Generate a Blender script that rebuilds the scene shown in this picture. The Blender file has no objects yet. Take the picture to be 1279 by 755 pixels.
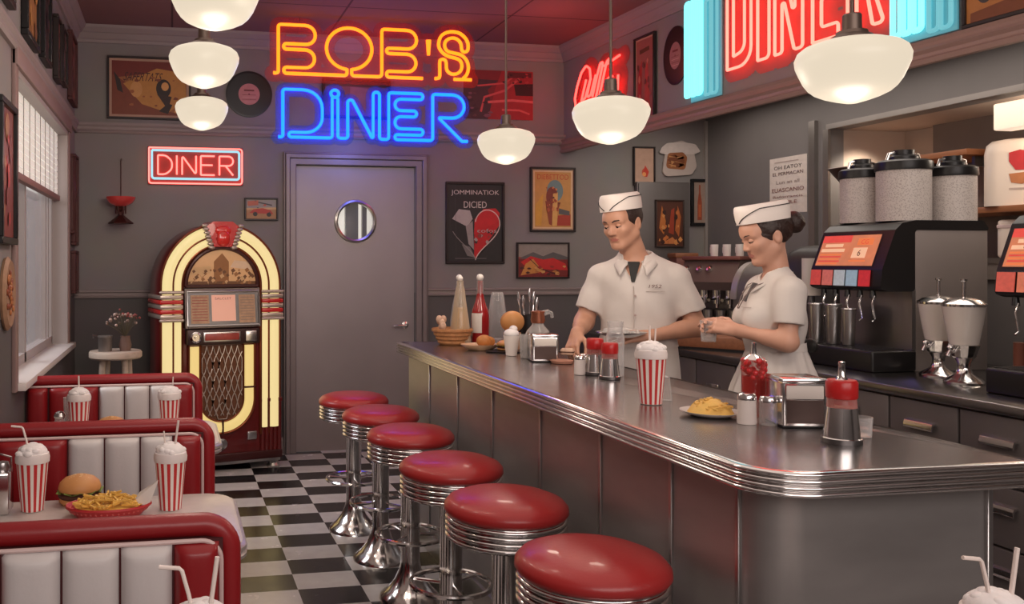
import bpy, bmesh, math, random
import numpy as np
from mathutils import Matrix, Vector, Euler
random.seed(7)
rnd = random.Random(11)
PI = math.pi
col = bpy.context.scene.collection
R = math.radians

# ------------------------------------------------------------------ materials
def S(r, g, b):
    f = lambda c: (c/255)/12.92 if c/255 <= .04045 else ((c/255+.055)/1.055)**2.4
    return (f(r), f(g), f(b))
_mats = {}
def mat(name, c, rough=.5, metal=0, noise=.12, scale=6, bump=0, bscale=60, emit=None, es=0, alpha=1, trans=0, coat=0, ior=1.45, stretch=None, aniso=0):
    if name in _mats: return _mats[name]
    m = bpy.data.materials.new(name); m.use_nodes = True
    n = m.node_tree.nodes; l = m.node_tree.links
    b = n['Principled BSDF']
    b.inputs['Roughness'].default_value = rough; b.inputs['Metallic'].default_value = metal
    b.inputs['IOR'].default_value = ior; b.inputs['Coat Weight'].default_value = coat
    b.inputs['Alpha'].default_value = alpha; b.inputs['Transmission Weight'].default_value = trans
    tc = n.new('ShaderNodeTexCoord'); vec = tc.outputs['Object']
    if stretch:
        mp = n.new('ShaderNodeMapping'); mp.inputs['Scale'].default_value = stretch
        l.new(vec, mp.inputs[0]); vec = mp.outputs[0]
    if noise:
        t = n.new('ShaderNodeTexNoise'); t.inputs['Scale'].default_value = scale; t.inputs['Detail'].default_value = 4
        l.new(vec, t.inputs['Vector'])
        mx = n.new('ShaderNodeMix'); mx.data_type = 'RGBA'
        mx.inputs[6].default_value = tuple(x*(1-noise) for x in c)+(1,)
        mx.inputs[7].default_value = tuple(min(1, x*(1+noise)) for x in c)+(1,)
        l.new(t.outputs['Fac'], mx.inputs[0]); l.new(mx.outputs[2], b.inputs['Base Color'])
    else:
        b.inputs['Base Color'].default_value = c+(1,)
    if bump:
        t2 = n.new('ShaderNodeTexNoise'); t2.inputs['Scale'].default_value = bscale; t2.inputs['Detail'].default_value = 3
        l.new(vec, t2.inputs['Vector'])
        bp = n.new('ShaderNodeBump'); bp.inputs['Strength'].default_value = bump; bp.inputs['Distance'].default_value = .01
        l.new(t2.outputs['Fac'], bp.inputs['Height']); l.new(bp.outputs[0], b.inputs['Normal'])
    if emit:
        b.inputs['Emission Color'].default_value = emit+(1,); b.inputs['Emission Strength'].default_value = es
    _mats[name] = m
    return m
def neon(name, c, s):
    return mat(name, (0.02,.02,.02), .4, noise=0, emit=c, es=s)
def flat(r, g, b):
    return mat('print_%d_%d_%d' % (r, g, b), S(r, g, b), .45, noise=.15, scale=25)
def glass(name, c, a=.25, rough=.05):
    # thin clear glass: part see-through, part glossy
    if name in _mats: return _mats[name]
    m = bpy.data.materials.new(name); m.use_nodes = True
    n = m.node_tree.nodes; l = m.node_tree.links; n.remove(n['Principled BSDF'])
    tr = n.new('ShaderNodeBsdfTransparent'); tr.inputs[0].default_value = (1,1,1,1)
    gl = n.new('ShaderNodeBsdfPrincipled'); gl.inputs['Base Color'].default_value = c+(1,); gl.inputs['Roughness'].default_value = rough
    lw = n.new('ShaderNodeLayerWeight'); lw.inputs[0].default_value = .35
    ad = n.new('ShaderNodeMath'); ad.operation = 'MULTIPLY_ADD'; ad.inputs[1].default_value = .6; ad.inputs[2].default_value = a; ad.use_clamp = True
    l.new(lw.outputs['Facing'], ad.inputs[0])
    mx = n.new('ShaderNodeMixShader'); l.new(ad.outputs[0], mx.inputs[0]); l.new(tr.outputs[0], mx.inputs[1]); l.new(gl.outputs[0], mx.inputs[2])
    l.new(mx.outputs[0], n['Material Output'].inputs[0])
    _mats[name] = m
    return m
def halo_sheet(name, c, a, es=0):
    # tinted see-through sheet added behind neon tubing to show a halo
    if name in _mats: return _mats[name]
    m = bpy.data.materials.new(name); m.use_nodes = True
    n = m.node_tree.nodes; l = m.node_tree.links; b = n['Principled BSDF']
    b.inputs['Base Color'].default_value = c+(1,); b.inputs['Roughness'].default_value = .6
    b.inputs['Specular IOR Level'].default_value = .1
    if es: b.inputs['Emission Color'].default_value = c+(1,); b.inputs['Emission Strength'].default_value = es
    tr = n.new('ShaderNodeBsdfTransparent'); mx = n.new('ShaderNodeMixShader'); mx.inputs[0].default_value = a
    l.new(tr.outputs[0], mx.inputs[1]); l.new(b.outputs[0], mx.inputs[2]); l.new(mx.outputs[0], n['Material Output'].inputs[0])
    _mats[name] = m
    return m

chrome = mat('chrome', (.72,.70,.69), .14, 1, noise=.05)
chrome_d = mat('chrome_dull', (.5,.48,.47), .28, 1, noise=.1)
steel = mat('brushed_steel', (.36,.34,.335), .3, 1, noise=.2, scale=5, stretch=(1,1,.15))
steel_top = mat('steel_worktop', (.40,.37,.365), .24, 1, noise=.18, scale=3)
steel_panel = mat('counter_front_steel', (.36,.335,.325), .40, .74, noise=.40, scale=2.2, stretch=(1,.8,2.6), bump=.10, bscale=3.2)
steel_dark = mat('dark_steel', (.16,.15,.15), .35, .9, noise=.2)
cab_mat = mat('cabinet_grey', S(104,97,95), .42, .35, noise=.2, scale=3)
red_vinyl = mat('red_vinyl', S(164,42,42), .38, noise=.15, scale=3, bump=.05, bscale=90, coat=.15)
red_booth = mat('booth_red_vinyl', S(140,25,30), .38, noise=.15, scale=3, bump=.05, bscale=90, coat=.1)
white_vinyl = mat('booth_white_vinyl', S(206,200,198), .42, noise=.08, scale=3, bump=.05, bscale=90)
white_pipe = mat('piping', S(205,180,176), .4)
black = mat('black_plastic', S(24,22,23), .35)
black_r = mat('black_matt', S(22,20,20), .6)
white_c = mat('white_ceramic', S(228,222,216), .3)
paper = mat('paper', S(220,212,204), .7)
wood_w = mat('pale_wood', S(178,160,146), .6, noise=.25, stretch=(1,8,8))
wood_o = mat('orange_wood', S(150,95,60), .5, noise=.3, stretch=(1,1,10))
wood_b = mat('brown_wood', S(135,84,55), .5, noise=.3, stretch=(8,1,8))
frame_b = mat('dark_frame', S(42,32,30), .4)
frame_r = mat('redbrown_frame', S(78,38,36), .45)
frame_w = mat('pale_mat_board', S(176,140,120), .6)
jb_red = mat('mahogany', S(92,22,22), .28, noise=.35, scale=5, coat=.4, stretch=(6,6,1))
jb_red_b = mat('bright_red_plastic', S(190,40,40), .25, coat=.3)
jb_glow = mat('cream_glow_plastic', S(120,108,80), .4, noise=.05, emit=S(248,224,158), es=.84)
jb_glow2 = mat('amber_glow_plastic', S(120,105,72), .4, noise=.05, emit=S(244,212,134), es=.82)
globe_m = mat('opal_glass', S(72,66,58), .4, noise=.0, emit=S(244,228,203), es=.86)
cream_m = mat('whipped_cream', S(236,230,228), .55, noise=.05, bump=.3, bscale=40)
bun_m = mat('bun', S(196,138,82), .5, noise=.25, scale=9)
patty_m = mat('patty', S(76,42,30), .7, noise=.4, scale=40)
lettuce_m = mat('lettuce', S(110,130,60), .6, noise=.3, scale=30)
cheese_m = mat('cheese', S(226,160,60), .5)
fry_m = mat('fries', S(226,178,84), .55, noise=.25, scale=25)
egg_m = mat('scrambled_egg', S(226,182,96), .55, noise=.25, scale=40)
ketchup = mat('ketchup_red', S(168,24,26), .2, noise=.2, scale=12, coat=.3)
red_cap = mat('red_cap', S(182,34,34), .3, noise=.15)
clear = glass('clear_glass', (.7,.68,.67), .10)
clear2 = glass('frosted_glass', (.62,.60,.58), .22, .12)
cup_red = mat('cup_red', S(192,48,50), .4); cup_white = mat('cup_white', S(232,222,214), .4)
straw_m = mat('straw', S(232,218,210), .4)
skin_m = mat('skin_light', S(190,142,118), .48, noise=.08, scale=20)
skin_f = mat('skin_fair', S(196,148,126), .48, noise=.08, scale=20)
lip_m = mat('lips', S(178,112,100), .45)
cloth_w = mat('white_cotton', S(204,196,191), .85, noise=.08, scale=8, bump=.25, bscale=14)
cap_w = mat('cap_paper', S(226,216,210), .7, noise=.05)
hair_m = mat('dark_brown_hair', S(46,30,26), .45, noise=.4, scale=60, bump=.4, bscale=120)
trouser_m = mat('grey_trousers', S(70,66,66), .8)

# ------------------------------------------------------------------ mesh builder
I4 = Matrix.Identity(4)
class MB:
    def __init__(s): s.v=[]; s.f=[]; s.m=[]; s.M=I4.copy()
    def add(s, vs, fs, mi=0):
        o = len(s.v)
        if s.M == I4: s.v += [tuple(p) for p in vs]
        else: s.v += [tuple(s.M @ Vector(p)) for p in vs]
        s.f += [tuple(i+o for i in f) for f in fs]; s.m += [mi]*len(fs)
        return s
    def at(s, x=0, y=0, z=0, rx=0, ry=0, rz=0):
        s.M = Matrix.Translation((x,y,z)) @ Euler((rx,ry,rz)).to_matrix().to_4x4(); return s
    def box(s, x0, x1, y0, y1, z0, z1, bev=0, seg=2, mi=0):
        bm = bmesh.new(); bmesh.ops.create_cube(bm, size=1)
        for v in bm.verts:
            v.co = ((x0+x1)/2+v.co.x*(x1-x0), (y0+y1)/2+v.co.y*(y1-y0), (z0+z1)/2+v.co.z*(z1-z0))
        if bev: bmesh.ops.bevel(bm, geom=bm.edges[:], offset=bev, segments=seg, affect='EDGES', profile=.5)
        bm.verts.index_update()
        s.add([v.co[:] for v in bm.verts], [[v.index for v in f.verts] for f in bm.faces], mi); bm.free(); return s
    def lathe(s, prof, n=32, mi=0, c=(0,0), ex=1, ey=1, a0=0, a1=2*PI):
        full = abs(a1-a0-2*PI) < 1e-6; k = n if full else n+1
        vs=[]; fs=[]
        for r, z in prof:
            for i in range(k):
                a = a0+(a1-a0)*i/n; vs.append((c[0]+r*ex*math.cos(a), c[1]+r*ey*math.sin(a), z))
        for j in range(len(prof)-1):
            if prof[j][0] < 1e-6 and prof[j+1][0] < 1e-6: continue
            for i in range(n):
                i2 = (i+1) % k
                a,b,c_,d = j*k+i, j*k+i2, (j+1)*k+i2, (j+1)*k+i
                fs.append((a,b,c_,d))
        return s.add(vs, fs, mi)
    def cyl(s, x, y, z0, z1, r0, r1=None, n=24, mi=0):
        r1 = r0 if r1 is None else r1
        return s.lathe([(0,z0),(r0,z0),(r1,z1),(0,z1)], n, mi, (x,y))
    def sph(s, x, y, z, rx, ry=None, rz=None, n=16, mi=0):
        ry = rx if ry is None else ry; rz = rx if rz is None else rz
        pr = [(math.sin(PI*i/(n//2+2)), -math.cos(PI*i/(n//2+2))) for i in range(n//2+3)]
        vs=[]; fs=[]
        for r_, z_ in pr:
            for i in range(n): vs.append((x+rx*r_*math.cos(2*PI*i/n), y+ry*r_*math.sin(2*PI*i/n), z+rz*z_))
        for j in range(len(pr)-1):
            for i in range(n): fs.append((j*n+i, j*n+(i+1)%n, (j+1)*n+(i+1)%n, (j+1)*n+i))
        return s.add(vs, fs, mi)
    def torus(s, x, y, z, R_, r_, n=40, k=8, mi=0):
        pts = [(x+R_*math.cos(2*PI*i/n), y+R_*math.sin(2*PI*i/n), z) for i in range(n)]
        return s.tube(pts, r_, k, True, mi=mi)
    def tube(s, pts, r, n=8, closed=False, caps=True, mi=0):
        P = [Vector(p) for p in pts]
        Q = [P[0]]
        for p in P[1:]:
            if (p-Q[-1]).length > 1e-6: Q.append(p)
        if closed and (Q[0]-Q[-1]).length < 1e-6: Q.pop()
        P = Q; m = len(P)
        if m < 2: return s
        rr = r if isinstance(r, (list, tuple)) else [r]*m
        T = []
        for i in range(m):
            a = P[(i-1) % m] if (closed or i) else P[i]; b = P[(i+1) % m] if (closed or i < m-1) else P[i]
            t = (b-a); T.append(t.normalized() if t.length > 1e-9 else Vector((0,0,1)))
        u = T[0].orthogonal().normalized(); vs=[]; fs=[]
        for i in range(m):
            u = (u - T[i]*u.dot(T[i]))
            u = u.normalized() if u.length > 1e-6 else T[i].orthogonal().normalized()
            w = T[i].cross(u)
            sc = 1
            for j in range(n):
                a = 2*PI*j/n; vs.append(P[i]+(u*math.cos(a)+w*math.sin(a))*rr[min(i, len(rr)-1)])
        for i in range(m if closed else m-1):
            i2 = (i+1) % m
            for j in range(n): fs.append((i*n+j, i*n+(j+1)%n, i2*n+(j+1)%n, i2*n+j))
        if caps and not closed:
            fs.append(tuple(reversed(range(n)))); fs.append(tuple((m-1)*n+j for j in range(n)))
        return s.add(vs, fs, mi)
    def loft(s, rings, closed=True, cap=True, mi=0):
        k = len(rings[0]); vs = [p for r_ in rings for p in r_]; fs=[]
        for j in range(len(rings)-1):
            for i in range(k if closed else k-1):
                fs.append((j*k+i, j*k+(i+1)%k, (j+1)*k+(i+1)%k, (j+1)*k+i))
        if cap: fs.append(tuple(reversed(range(k)))); fs.append(tuple((len(rings)-1)*k+i for i in range(k)))
        return s.add(vs, fs, mi)
    def prism(s, poly, z0, z1, mi=0):
        return s.loft([[(x,y,z0) for x,y in poly], [(x,y,z1) for x,y in poly]], mi=mi)
    def poly(s, pts, z=0, mi=0):
        return s.add([(x,y,z) for x,y in pts], [tuple(range(len(pts)))], mi)
    def text(s, t, size, x, y, z=0, mi=0, w=None, shear=0):
        vs, fs, (x0,x1,y0,y1) = text_geo(t)
        sc = size/max(1e-6, y1-y0) ; sx = (w/(x1-x0)) if w else sc
        return s.add([(x+(a-(x0+x1)/2)*sx+shear*(b-y0)*sc, y+(b-(y0+y1)/2)*sc, z) for a,b in vs], fs, mi)
    def build(s, name, mats, parent=None, smooth=True, ang=38):
        me = bpy.data.meshes.new(name); me.from_pydata(s.v, [], s.f); me.validate()
        if not isinstance(mats, (list, tuple)): mats = [mats]
        for m in mats: me.materials.append(m)
        if len(mats) > 1 and len(me.polygons) == len(s.m): me.polygons.foreach_set('material_index', s.m)
        bm = bmesh.new(); bm.from_mesh(me); bmesh.ops.remove_doubles(bm, verts=bm.verts, dist=1e-6)
        bmesh.ops.recalc_face_normals(bm, faces=bm.faces); bm.to_mesh(me); bm.free()
        if smooth:
            me.shade_smooth(); me.set_sharp_from_angle(angle=R(ang))
        o = bpy.data.objects.new(name, me); col.objects.link(o)
        if parent: o.parent = parent
        return o
_tg = {}
def text_geo(t):
    if t in _tg: return _tg[t]
    cu = bpy.data.curves.new('tmp', 'FONT'); cu.body = t; cu.resolution_u = 3
    ob = bpy.data.objects.new('tmp', cu); col.objects.link(ob)
    dg = bpy.context.evaluated_depsgraph_get()
    me = bpy.data.meshes.new_from_object(ob.evaluated_get(dg))
    vs = [(v.co.x, v.co.y) for v in me.vertices]; fs = [tuple(p.vertices) for p in me.polygons]
    bpy.data.objects.remove(ob); bpy.data.curves.remove(cu); bpy.data.meshes.remove(me)
    xs = [a for a,b in vs]; ys = [b for a,b in vs]
    _tg[t] = (vs, fs, (min(xs),max(xs),min(ys),max(ys))); return _tg[t]

def fillet(pts, r, closed=False, seg=6):
    # 2D path with rounded corners; a point may carry its own radius
    out = []; n = len(pts)
    for i, p in enumerate(pts):
        x, y = p[0], p[1]; rr = p[2] if len(p) > 2 else r
        if not closed and i in (0, n-1): out.append((x,y)); continue
        a = Vector(pts[i-1][:2]); b = Vector((x,y)); c = Vector(pts[(i+1) % n][:2])
        d1 = (a-b); d2 = (c-b); l1 = d1.length; l2 = d2.length
        if l1 < 1e-9 or l2 < 1e-9: continue
        d1 /= l1; d2 /= l2; cs = max(-1, min(1, d1.dot(d2))); an = math.acos(cs)
        if an > 3.1 or rr <= 0: out.append((x,y)); continue
        t = min(rr/math.tan(an/2), l1*.499, l2*.499); re = t*math.tan(an/2)
        cen = b+(d1+d2).normalized()*(re/math.sin(an/2))
        p0 = b+d1*t; p1 = b+d2*t
        a0 = math.atan2(p0.y-cen.y, p0.x-cen.x); a1 = math.atan2(p1.y-cen.y, p1.x-cen.x)
        da = (a1-a0+PI) % (2*PI)-PI
        for k in range(seg+1): out.append((cen.x+re*math.cos(a0+da*k/seg), cen.y+re*math.sin(a0+da*k/seg)))
    return out
def rrect(x0, x1, y0, y1, r, seg=6):
    return fillet([(x0,y0),(x1,y0),(x1,y1),(x0,y1)], r, True, seg)

# ------------------------------------------------------------------ scene objects
def tag(o, label=None, cat=None, group=None, kind=None):
    if label: o['label'] = label
    if cat: o['category'] = cat
    if group: o['group'] = group
    if kind: o['kind'] = kind
    return o
def thing(name, label, cat, loc=(0,0,0), rz=0, group=None):
    o = bpy.data.objects.new(name, None); col.objects.link(o); o.empty_display_size = .05
    o.location = loc; o.rotation_euler = (0,0,rz)
    return tag(o, label, cat, group)
def kids(o): return [c for c in bpy.data.objects if c.parent == o]
def dup(root, loc, rz=0, label=None, group=None):
    r = root.copy(); col.objects.link(r); r.location = loc; r.rotation_euler = (0,0,rz)
    if label: r['label'] = label
    if group: r['group'] = group
    def rec(a, b):
        for ch in kids(a):
            c = ch.copy(); col.objects.link(c); c.parent = b; rec(ch, c)
    rec(root, r)
    return r
def struct(mb, name, m, parent=None, smooth=False):
    o = mb.build(name, m, parent, smooth)
    if not parent: o['kind'] = 'structure'
    return o

# ------------------------------------------------------------------ implicit surfaces for bodies, clothing and food
class SDF:
    def __init__(s, lo, hi, h):
        s.lo = np.array(lo, np.float32); s.h = h
        s.n = np.ceil((np.array(hi)-np.array(lo))/h).astype(int)+1
        s.D = np.full(s.n, 1.0, np.float32)
    def _sl(s, lo, hi):
        a = np.clip(np.floor((np.array(lo)-s.lo)/s.h).astype(int), 0, s.n); b = np.clip(np.ceil((np.array(hi)-s.lo)/s.h).astype(int)+1, 0, s.n)
        sl = tuple(slice(x,y) for x,y in zip(a,b))
        ax = [s.lo[i]+s.h*np.arange(a[i], b[i], dtype=np.float32) for i in range(3)]
        return sl, ax[0][:,None,None], ax[1][None,:,None], ax[2][None,None,:]
    def op(s, sl, d, k, mode):
        A = s.D[sl]
        if A.size == 0: return
        if mode == 'sub': d = -d
        if mode == 'add':
            if k > 0:
                hh = np.clip(.5+.5*(A-d)/k, 0, 1); s.D[sl] = A*(1-hh)+d*hh-k*hh*(1-hh)
            else: s.D[sl] = np.minimum(A, d)
        else:
            if k > 0:
                hh = np.clip(.5-.5*(A-d)/k, 0, 1); s.D[sl] = A*(1-hh)+d*hh+k*hh*(1-hh)
            else: s.D[sl] = np.maximum(A, d)
    def rc(s, a, b, ra, rb=None, k=.02, mode='add', cut=None, sq=None):
        rb = ra if rb is None else rb
        a = np.array(a, float); b = np.array(b, float); m = max(ra, rb)+k+.03
        sl, X, Y, Z = s._sl(np.minimum(a,b)-m, np.maximum(a,b)+m)
        ba = b-a; L = float(ba@ba)+1e-12
        t = np.clip(((X-a[0])*ba[0]+(Y-a[1])*ba[1]+(Z-a[2])*ba[2])/L, 0, 1)
        d = np.sqrt((X-a[0]-t*ba[0])**2+(Y-a[1]-t*ba[1])**2+(Z-a[2]-t*ba[2])**2)-(ra+(rb-ra)*t)
        if cut is not None:
            p, nn = cut; d = np.maximum(d, (X-p[0])*nn[0]+(Y-p[1])*nn[1]+(Z-p[2])*nn[2])
        s.op(sl, d.astype(np.float32), k, mode)
    def ell(s, c, r, k=.02, mode='add', Rm=None):
        c = np.array(c, float); r = np.array(r, float); m = (max(r) if Rm is not None else r)+k+.03
        sl, X, Y, Z = s._sl(c-m, c+m)
        x, y, z = X-c[0], Y-c[1], Z-c[2]
        if Rm is not None:
            x, y, z = [Rm[0][i]*x+Rm[1][i]*y+Rm[2][i]*z for i in range(3)]
        k0 = np.sqrt((x/r[0])**2+(y/r[1])**2+(z/r[2])**2); k1 = np.sqrt((x/r[0]**2)**2+(y/r[1]**2)**2+(z/r[2]**2)**2)+1e-9
        s.op(sl, (k0*(k0-1)/k1).astype(np.float32), k, mode)
    def cutplane(s, p, nn, lo=None, hi=None):
        sl, X, Y, Z = s._sl(lo if lo is not None else s.lo, hi if hi is not None else s.lo+s.h*s.n)
        s.op(sl, ((X-p[0])*nn[0]+(Y-p[1])*nn[1]+(Z-p[2])*nn[2]+0*s.D[sl]).astype(np.float32), 0, 'int')
    def disp(s, fn):
        sl, X, Y, Z = s._sl(s.lo, s.lo+s.h*s.n); s.D[sl] += fn(X, Y, Z).astype(np.float32)
    def mesh(s, smooth=1):
        D = s.D; ins = D < 0
        n = [x-1 for x in D.shape]
        cnt = np.zeros(n, np.int8)
        for i in (0,1):
            for j in (0,1):
                for k in (0,1): cnt += ins[i:i+n[0], j:j+n[1], k:k+n[2]]
        cells = np.argwhere((cnt > 0) & (cnt < 8)); N = len(cells)
        idx = -np.ones(n, np.int64); idx[tuple(cells.T)] = np.arange(N)
        acc = np.zeros((N,3)); num = np.zeros(N)
        cor = [(i,j,k) for i in (0,1) for j in (0,1) for k in (0,1)]
        val = {c: D[cells[:,0]+c[0], cells[:,1]+c[1], cells[:,2]+c[2]].astype(float) for c in cor}
        for c in cor:
            for ax in range(3):
                if c[ax]: continue
                c2 = list(c); c2[ax] = 1; c2 = tuple(c2)
                a, b = val[c], val[c2]; q = (a < 0) != (b < 0)
                t = np.where(q, a/np.where(q, a-b, 1), 0)
                p = np.tile(np.array(c, float), (N,1)); p[:,ax] = t
                acc[q] += p[q]; num[q] += 1
        V = s.lo+s.h*(cells+acc/np.maximum(num,1)[:,None])
        F = []
        for ax in range(3):
            u, w = [(1,2),(2,0),(0,1)][ax]
            sa = [slice(None)]*3; sb = [slice(None)]*3; sa[ax] = slice(0,-1); sb[ax] = slice(1,None)
            e = np.argwhere(ins[tuple(sa)] != ins[tuple(sb)])
            e = e[(e[:,u] > 0) & (e[:,w] > 0) & (e[:,u] < D.shape[u]-1) & (e[:,w] < D.shape[w]-1)]
            if not len(e): continue
            q = []
            for du, dw in ((1,1),(0,1),(0,0),(1,0)):
                c = e.copy(); c[:,u] -= du; c[:,w] -= dw; q.append(idx[tuple(c.T)])
            q = np.stack(q, 1); fl = ins[tuple(e.T)]
            q[~fl] = q[~fl][:, ::-1]; F.append(q)
        F = np.concatenate(F); F = F[(F >= 0).all(1)]
        for _ in range(smooth):
            A = np.zeros_like(V); C = np.zeros(len(V))
            for i in range(4):
                a, b = F[:,i], F[:,(i+1)%4]
                np.add.at(A, a, V[b]); np.add.at(A, b, V[a]); np.add.at(C, a, 1); np.add.at(C, b, 1)
            V = V*.5+A/np.maximum(C,1)[:,None]*.5
        return V, F
    def build(s, name, mats, parent=None, pick=None, smooth=1):
        V, F = s.mesh(smooth)
        me = bpy.data.meshes.new(name)
        me.vertices.add(len(V)); me.vertices.foreach_set('co', V.astype(np.float32).ravel())
        me.loops.add(F.size); me.loops.foreach_set('vertex_index', F.astype(np.int32).ravel())
        me.polygons.add(len(F)); me.polygons.foreach_set('loop_start', np.arange(0, F.size, 4, dtype=np.int32))
        if not isinstance(mats, (list,tuple)): mats = [mats]
        for m in mats: me.materials.append(m)
        if pick is not None: me.polygons.foreach_set('material_index', pick(V[F].mean(1)).astype(np.int32))
        me.update(calc_edges=True); me.validate(); me.shade_smooth()
        o = bpy.data.objects.new(name, me); col.objects.link(o)
        if parent: o.parent = parent
        return o
# ================================================================== ROOM
XL, XR, YB, YF, ZC = -.72, 4.5, 6.85, -2.2, 3.27
def wall_mat(name, lo, hi, split):
    # painted wall: lighter above the chair rail, darker below it
    m = mat(name, (.2,.2,.2), .7, noise=.1, scale=3, bump=.04, bscale=70)
    n = m.node_tree.nodes; l = m.node_tree.links; b = n['Principled BSDF']
    src = b.inputs['Base Color'].links[0].from_node
    tc = n['Texture Coordinate']; sp = n.new('ShaderNodeSeparateXYZ'); l.new(tc.outputs['Object'], sp.inputs[0])
    gt = n.new('ShaderNodeMath'); gt.operation = 'GREATER_THAN'; gt.inputs[1].default_value = split; l.new(sp.outputs[2], gt.inputs[0])
    a = n.new('ShaderNodeMix'); a.data_type = 'RGBA'; a.inputs[6].default_value = lo+(1,); a.inputs[7].default_value = hi+(1,)
    l.new(gt.outputs[0], a.inputs[0])
    t = n.new('ShaderNodeTexNoise'); t.inputs['Scale'].default_value = 3; l.new(tc.outputs['Object'], t.inputs['Vector'])
    mul = n.new('ShaderNodeMix'); mul.data_type = 'RGBA'; mul.blend_type = 'MULTIPLY'; mul.inputs[0].default_value = .25
    l.new(a.outputs[2], mul.inputs[6]); l.new(t.outputs['Color'], mul.inputs[7]); l.new(mul.outputs[2], b.inputs['Base Color'])
    return m
wallm = wall_mat('painted_wall', S(96,90,90), S(140,132,130), 1.25)
wall_k = mat('kitchen_wall', S(112,107,106), .55, noise=.12, scale=3)
trimm = mat('painted_trim', S(142,128,126), .5, noise=.06)
ceilm = mat('ceiling_paint', S(128,92,90), .8, noise=.1, scale=2)
def ceiling_tiles(m):
    n = m.node_tree.nodes; l = m.node_tree.links; b = n['Principled BSDF']
    tc = n['Texture Coordinate']; br = n.new('ShaderNodeTexBrick'); br.offset = 0
    br.inputs['Scale'].default_value = 1; br.inputs['Brick Width'].default_value = 1.2; br.inputs['Row Height'].default_value = 1.2
    br.inputs['Mortar Size'].default_value = .008; br.inputs['Color1'].default_value = S(128,92,90)+(1,); br.inputs['Color2'].default_value = S(124,88,87)+(1,)
    br.inputs['Mortar'].default_value = S(74,50,50)+(1,)
    l.new(tc.outputs['Object'], br.inputs['Vector']); l.new(br.outputs['Color'], b.inputs['Base Color'])
ceiling_tiles(ceilm)
def checker_floor():
    m = mat('checker_tiles', (.5,.5,.5), .2, noise=0)
    n = m.node_tree.nodes; l = m.node_tree.links; b = n['Principled BSDF']; tc = n['Texture Coordinate']
    mp = n.new('ShaderNodeMapping'); mp.inputs['Location'].default_value = (-.86/.294+40, .06+40, .5); mp.inputs['Scale'].default_value = (1/.294, 1/.2, 0)
    l.new(tc.outputs['Object'], mp.inputs[0])
    ck = n.new('ShaderNodeTexChecker'); ck.inputs['Scale'].default_value = 1
    ck.inputs[1].default_value = S(196,190,188)+(1,); ck.inputs[2].default_value = S(26,23,24)+(1,)
    l.new(mp.outputs[0], ck.inputs[0])
    t = n.new('ShaderNodeTexNoise'); t.inputs['Scale'].default_value = 9; t.inputs['Detail'].default_value = 6; l.new(tc.outputs['Object'], t.inputs['Vector'])
    mx = n.new('ShaderNodeMix'); mx.data_type = 'RGBA'; mx.blend_type = 'MULTIPLY'; mx.inputs[0].default_value = .3
    l.new(ck.outputs[0], mx.inputs[6]); l.new(t.outputs['Fac'], mx.inputs[7]); l.new(mx.outputs[2], b.inputs['Base Color'])
    mr = n.new('ShaderNodeMapRange'); mr.inputs[3].default_value = .14; mr.inputs[4].default_value = .34
    l.new(t.outputs['Fac'], mr.inputs[0]); l.new(mr.outputs[0], b.inputs['Roughness'])
    return m
struct(MB().box(XL-.2, XR+.8, YF-.1, YB+.15, -.1, 0), 'floor', checker_floor())
struct(MB().box(XL-.2, XR+.8, YF-.1, YB+.15, ZC, ZC+.1), 'ceiling', ceilm)
# door opening in the back wall
DX0, DX1, DZ = .955, 1.925, 2.26
w = MB(); w.box(XL-.2, DX0, YB, YB+.15, 0, ZC); w.box(DX1, XR+.8, YB, YB+.15, 0, ZC); w.box(DX0, DX1, YB, YB+.15, DZ, ZC)
struct(w, 'wall_back', wallm)
WY0, WY1, WZ0, WZ1 = 4.28, 6.32, .93, 2.40
w = MB(); w.box(XL-.2, XL, YF, WY0, 0, ZC); w.box(XL-.2, XL, WY1, YB, 0, ZC); w.box(XL-.2, XL, WY0, WY1, 0, WZ0); w.box(XL-.2, XL, WY0, WY1, WZ1, ZC)
struct(w, 'wall_left', wallm)
AY, AZ0, AZ1 = 5.42, 1.52, 2.42
w = MB(); w.box(XR, XR+.12, AY, YB, 0, ZC); w.box(XR, XR+.12, YF, AY, 0, AZ0); w.box(XR, XR+.12, YF, AY, AZ1, ZC)
struct(w, 'wall_right', wall_k)
w = MB(); w.box(XR+.62, XR+.7, YF, AY+.08, AZ0-.1, AZ1+.1); w.box(XR+.12, XR+.62, AY, AY+.08, AZ0-.1, AZ1+.1); w.box(XR+.12, XR+.62, YF, AY, AZ0-.1, AZ0); w.box(XR+.12, XR+.62, YF, AY, AZ1, AZ1+.1)
struct(w, 'wall_alcove', mat('alcove_wall', S(176,158,146), .6, noise=.15, scale=3))
struct(MB().box(XL-.2, XR+.8, YF-.1, YF, 0, ZC), 'wall_rear', wallm)
# header wall over the back counter (slightly angled in plan)
FROT = R(-86.678)
hd = MB().at(3.2, 6.85, 0, rz=FROT); hd.box(-.01, 9.05, 0, .12, 2.43, ZC)
struct(hd, 'wall_header', wallm)
struct(MB().at(3.2, 6.85, 0, rz=FROT).box(0, 9.05, .06, 1.75, 2.72, 2.78), 'ceiling_kitchen', wall_k)
def molding(name, prof, p0, p1, out, m):
    # prof: (distance out from the wall, z)
    mb = MB(); p0 = Vector(p0); p1 = Vector(p1); o = Vector(out)
    mb.loft([[tuple(p+o*d+Vector((0,0,z))) for d, z in prof] for p in (p0, p1)])
    return struct(mb, name, m)
crown = [(0,3.15),(.015,3.15),(.02,3.17),(.03,3.18),(.05,3.215),(.06,3.22),(.085,3.25),(.09,3.27),(0,3.27)]
rail = [(0,2.47),(.02,2.47),(.03,2.485),(.022,2.497),(.022,2.515),(.034,2.53),(.034,2.548),(0,2.552)]
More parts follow.
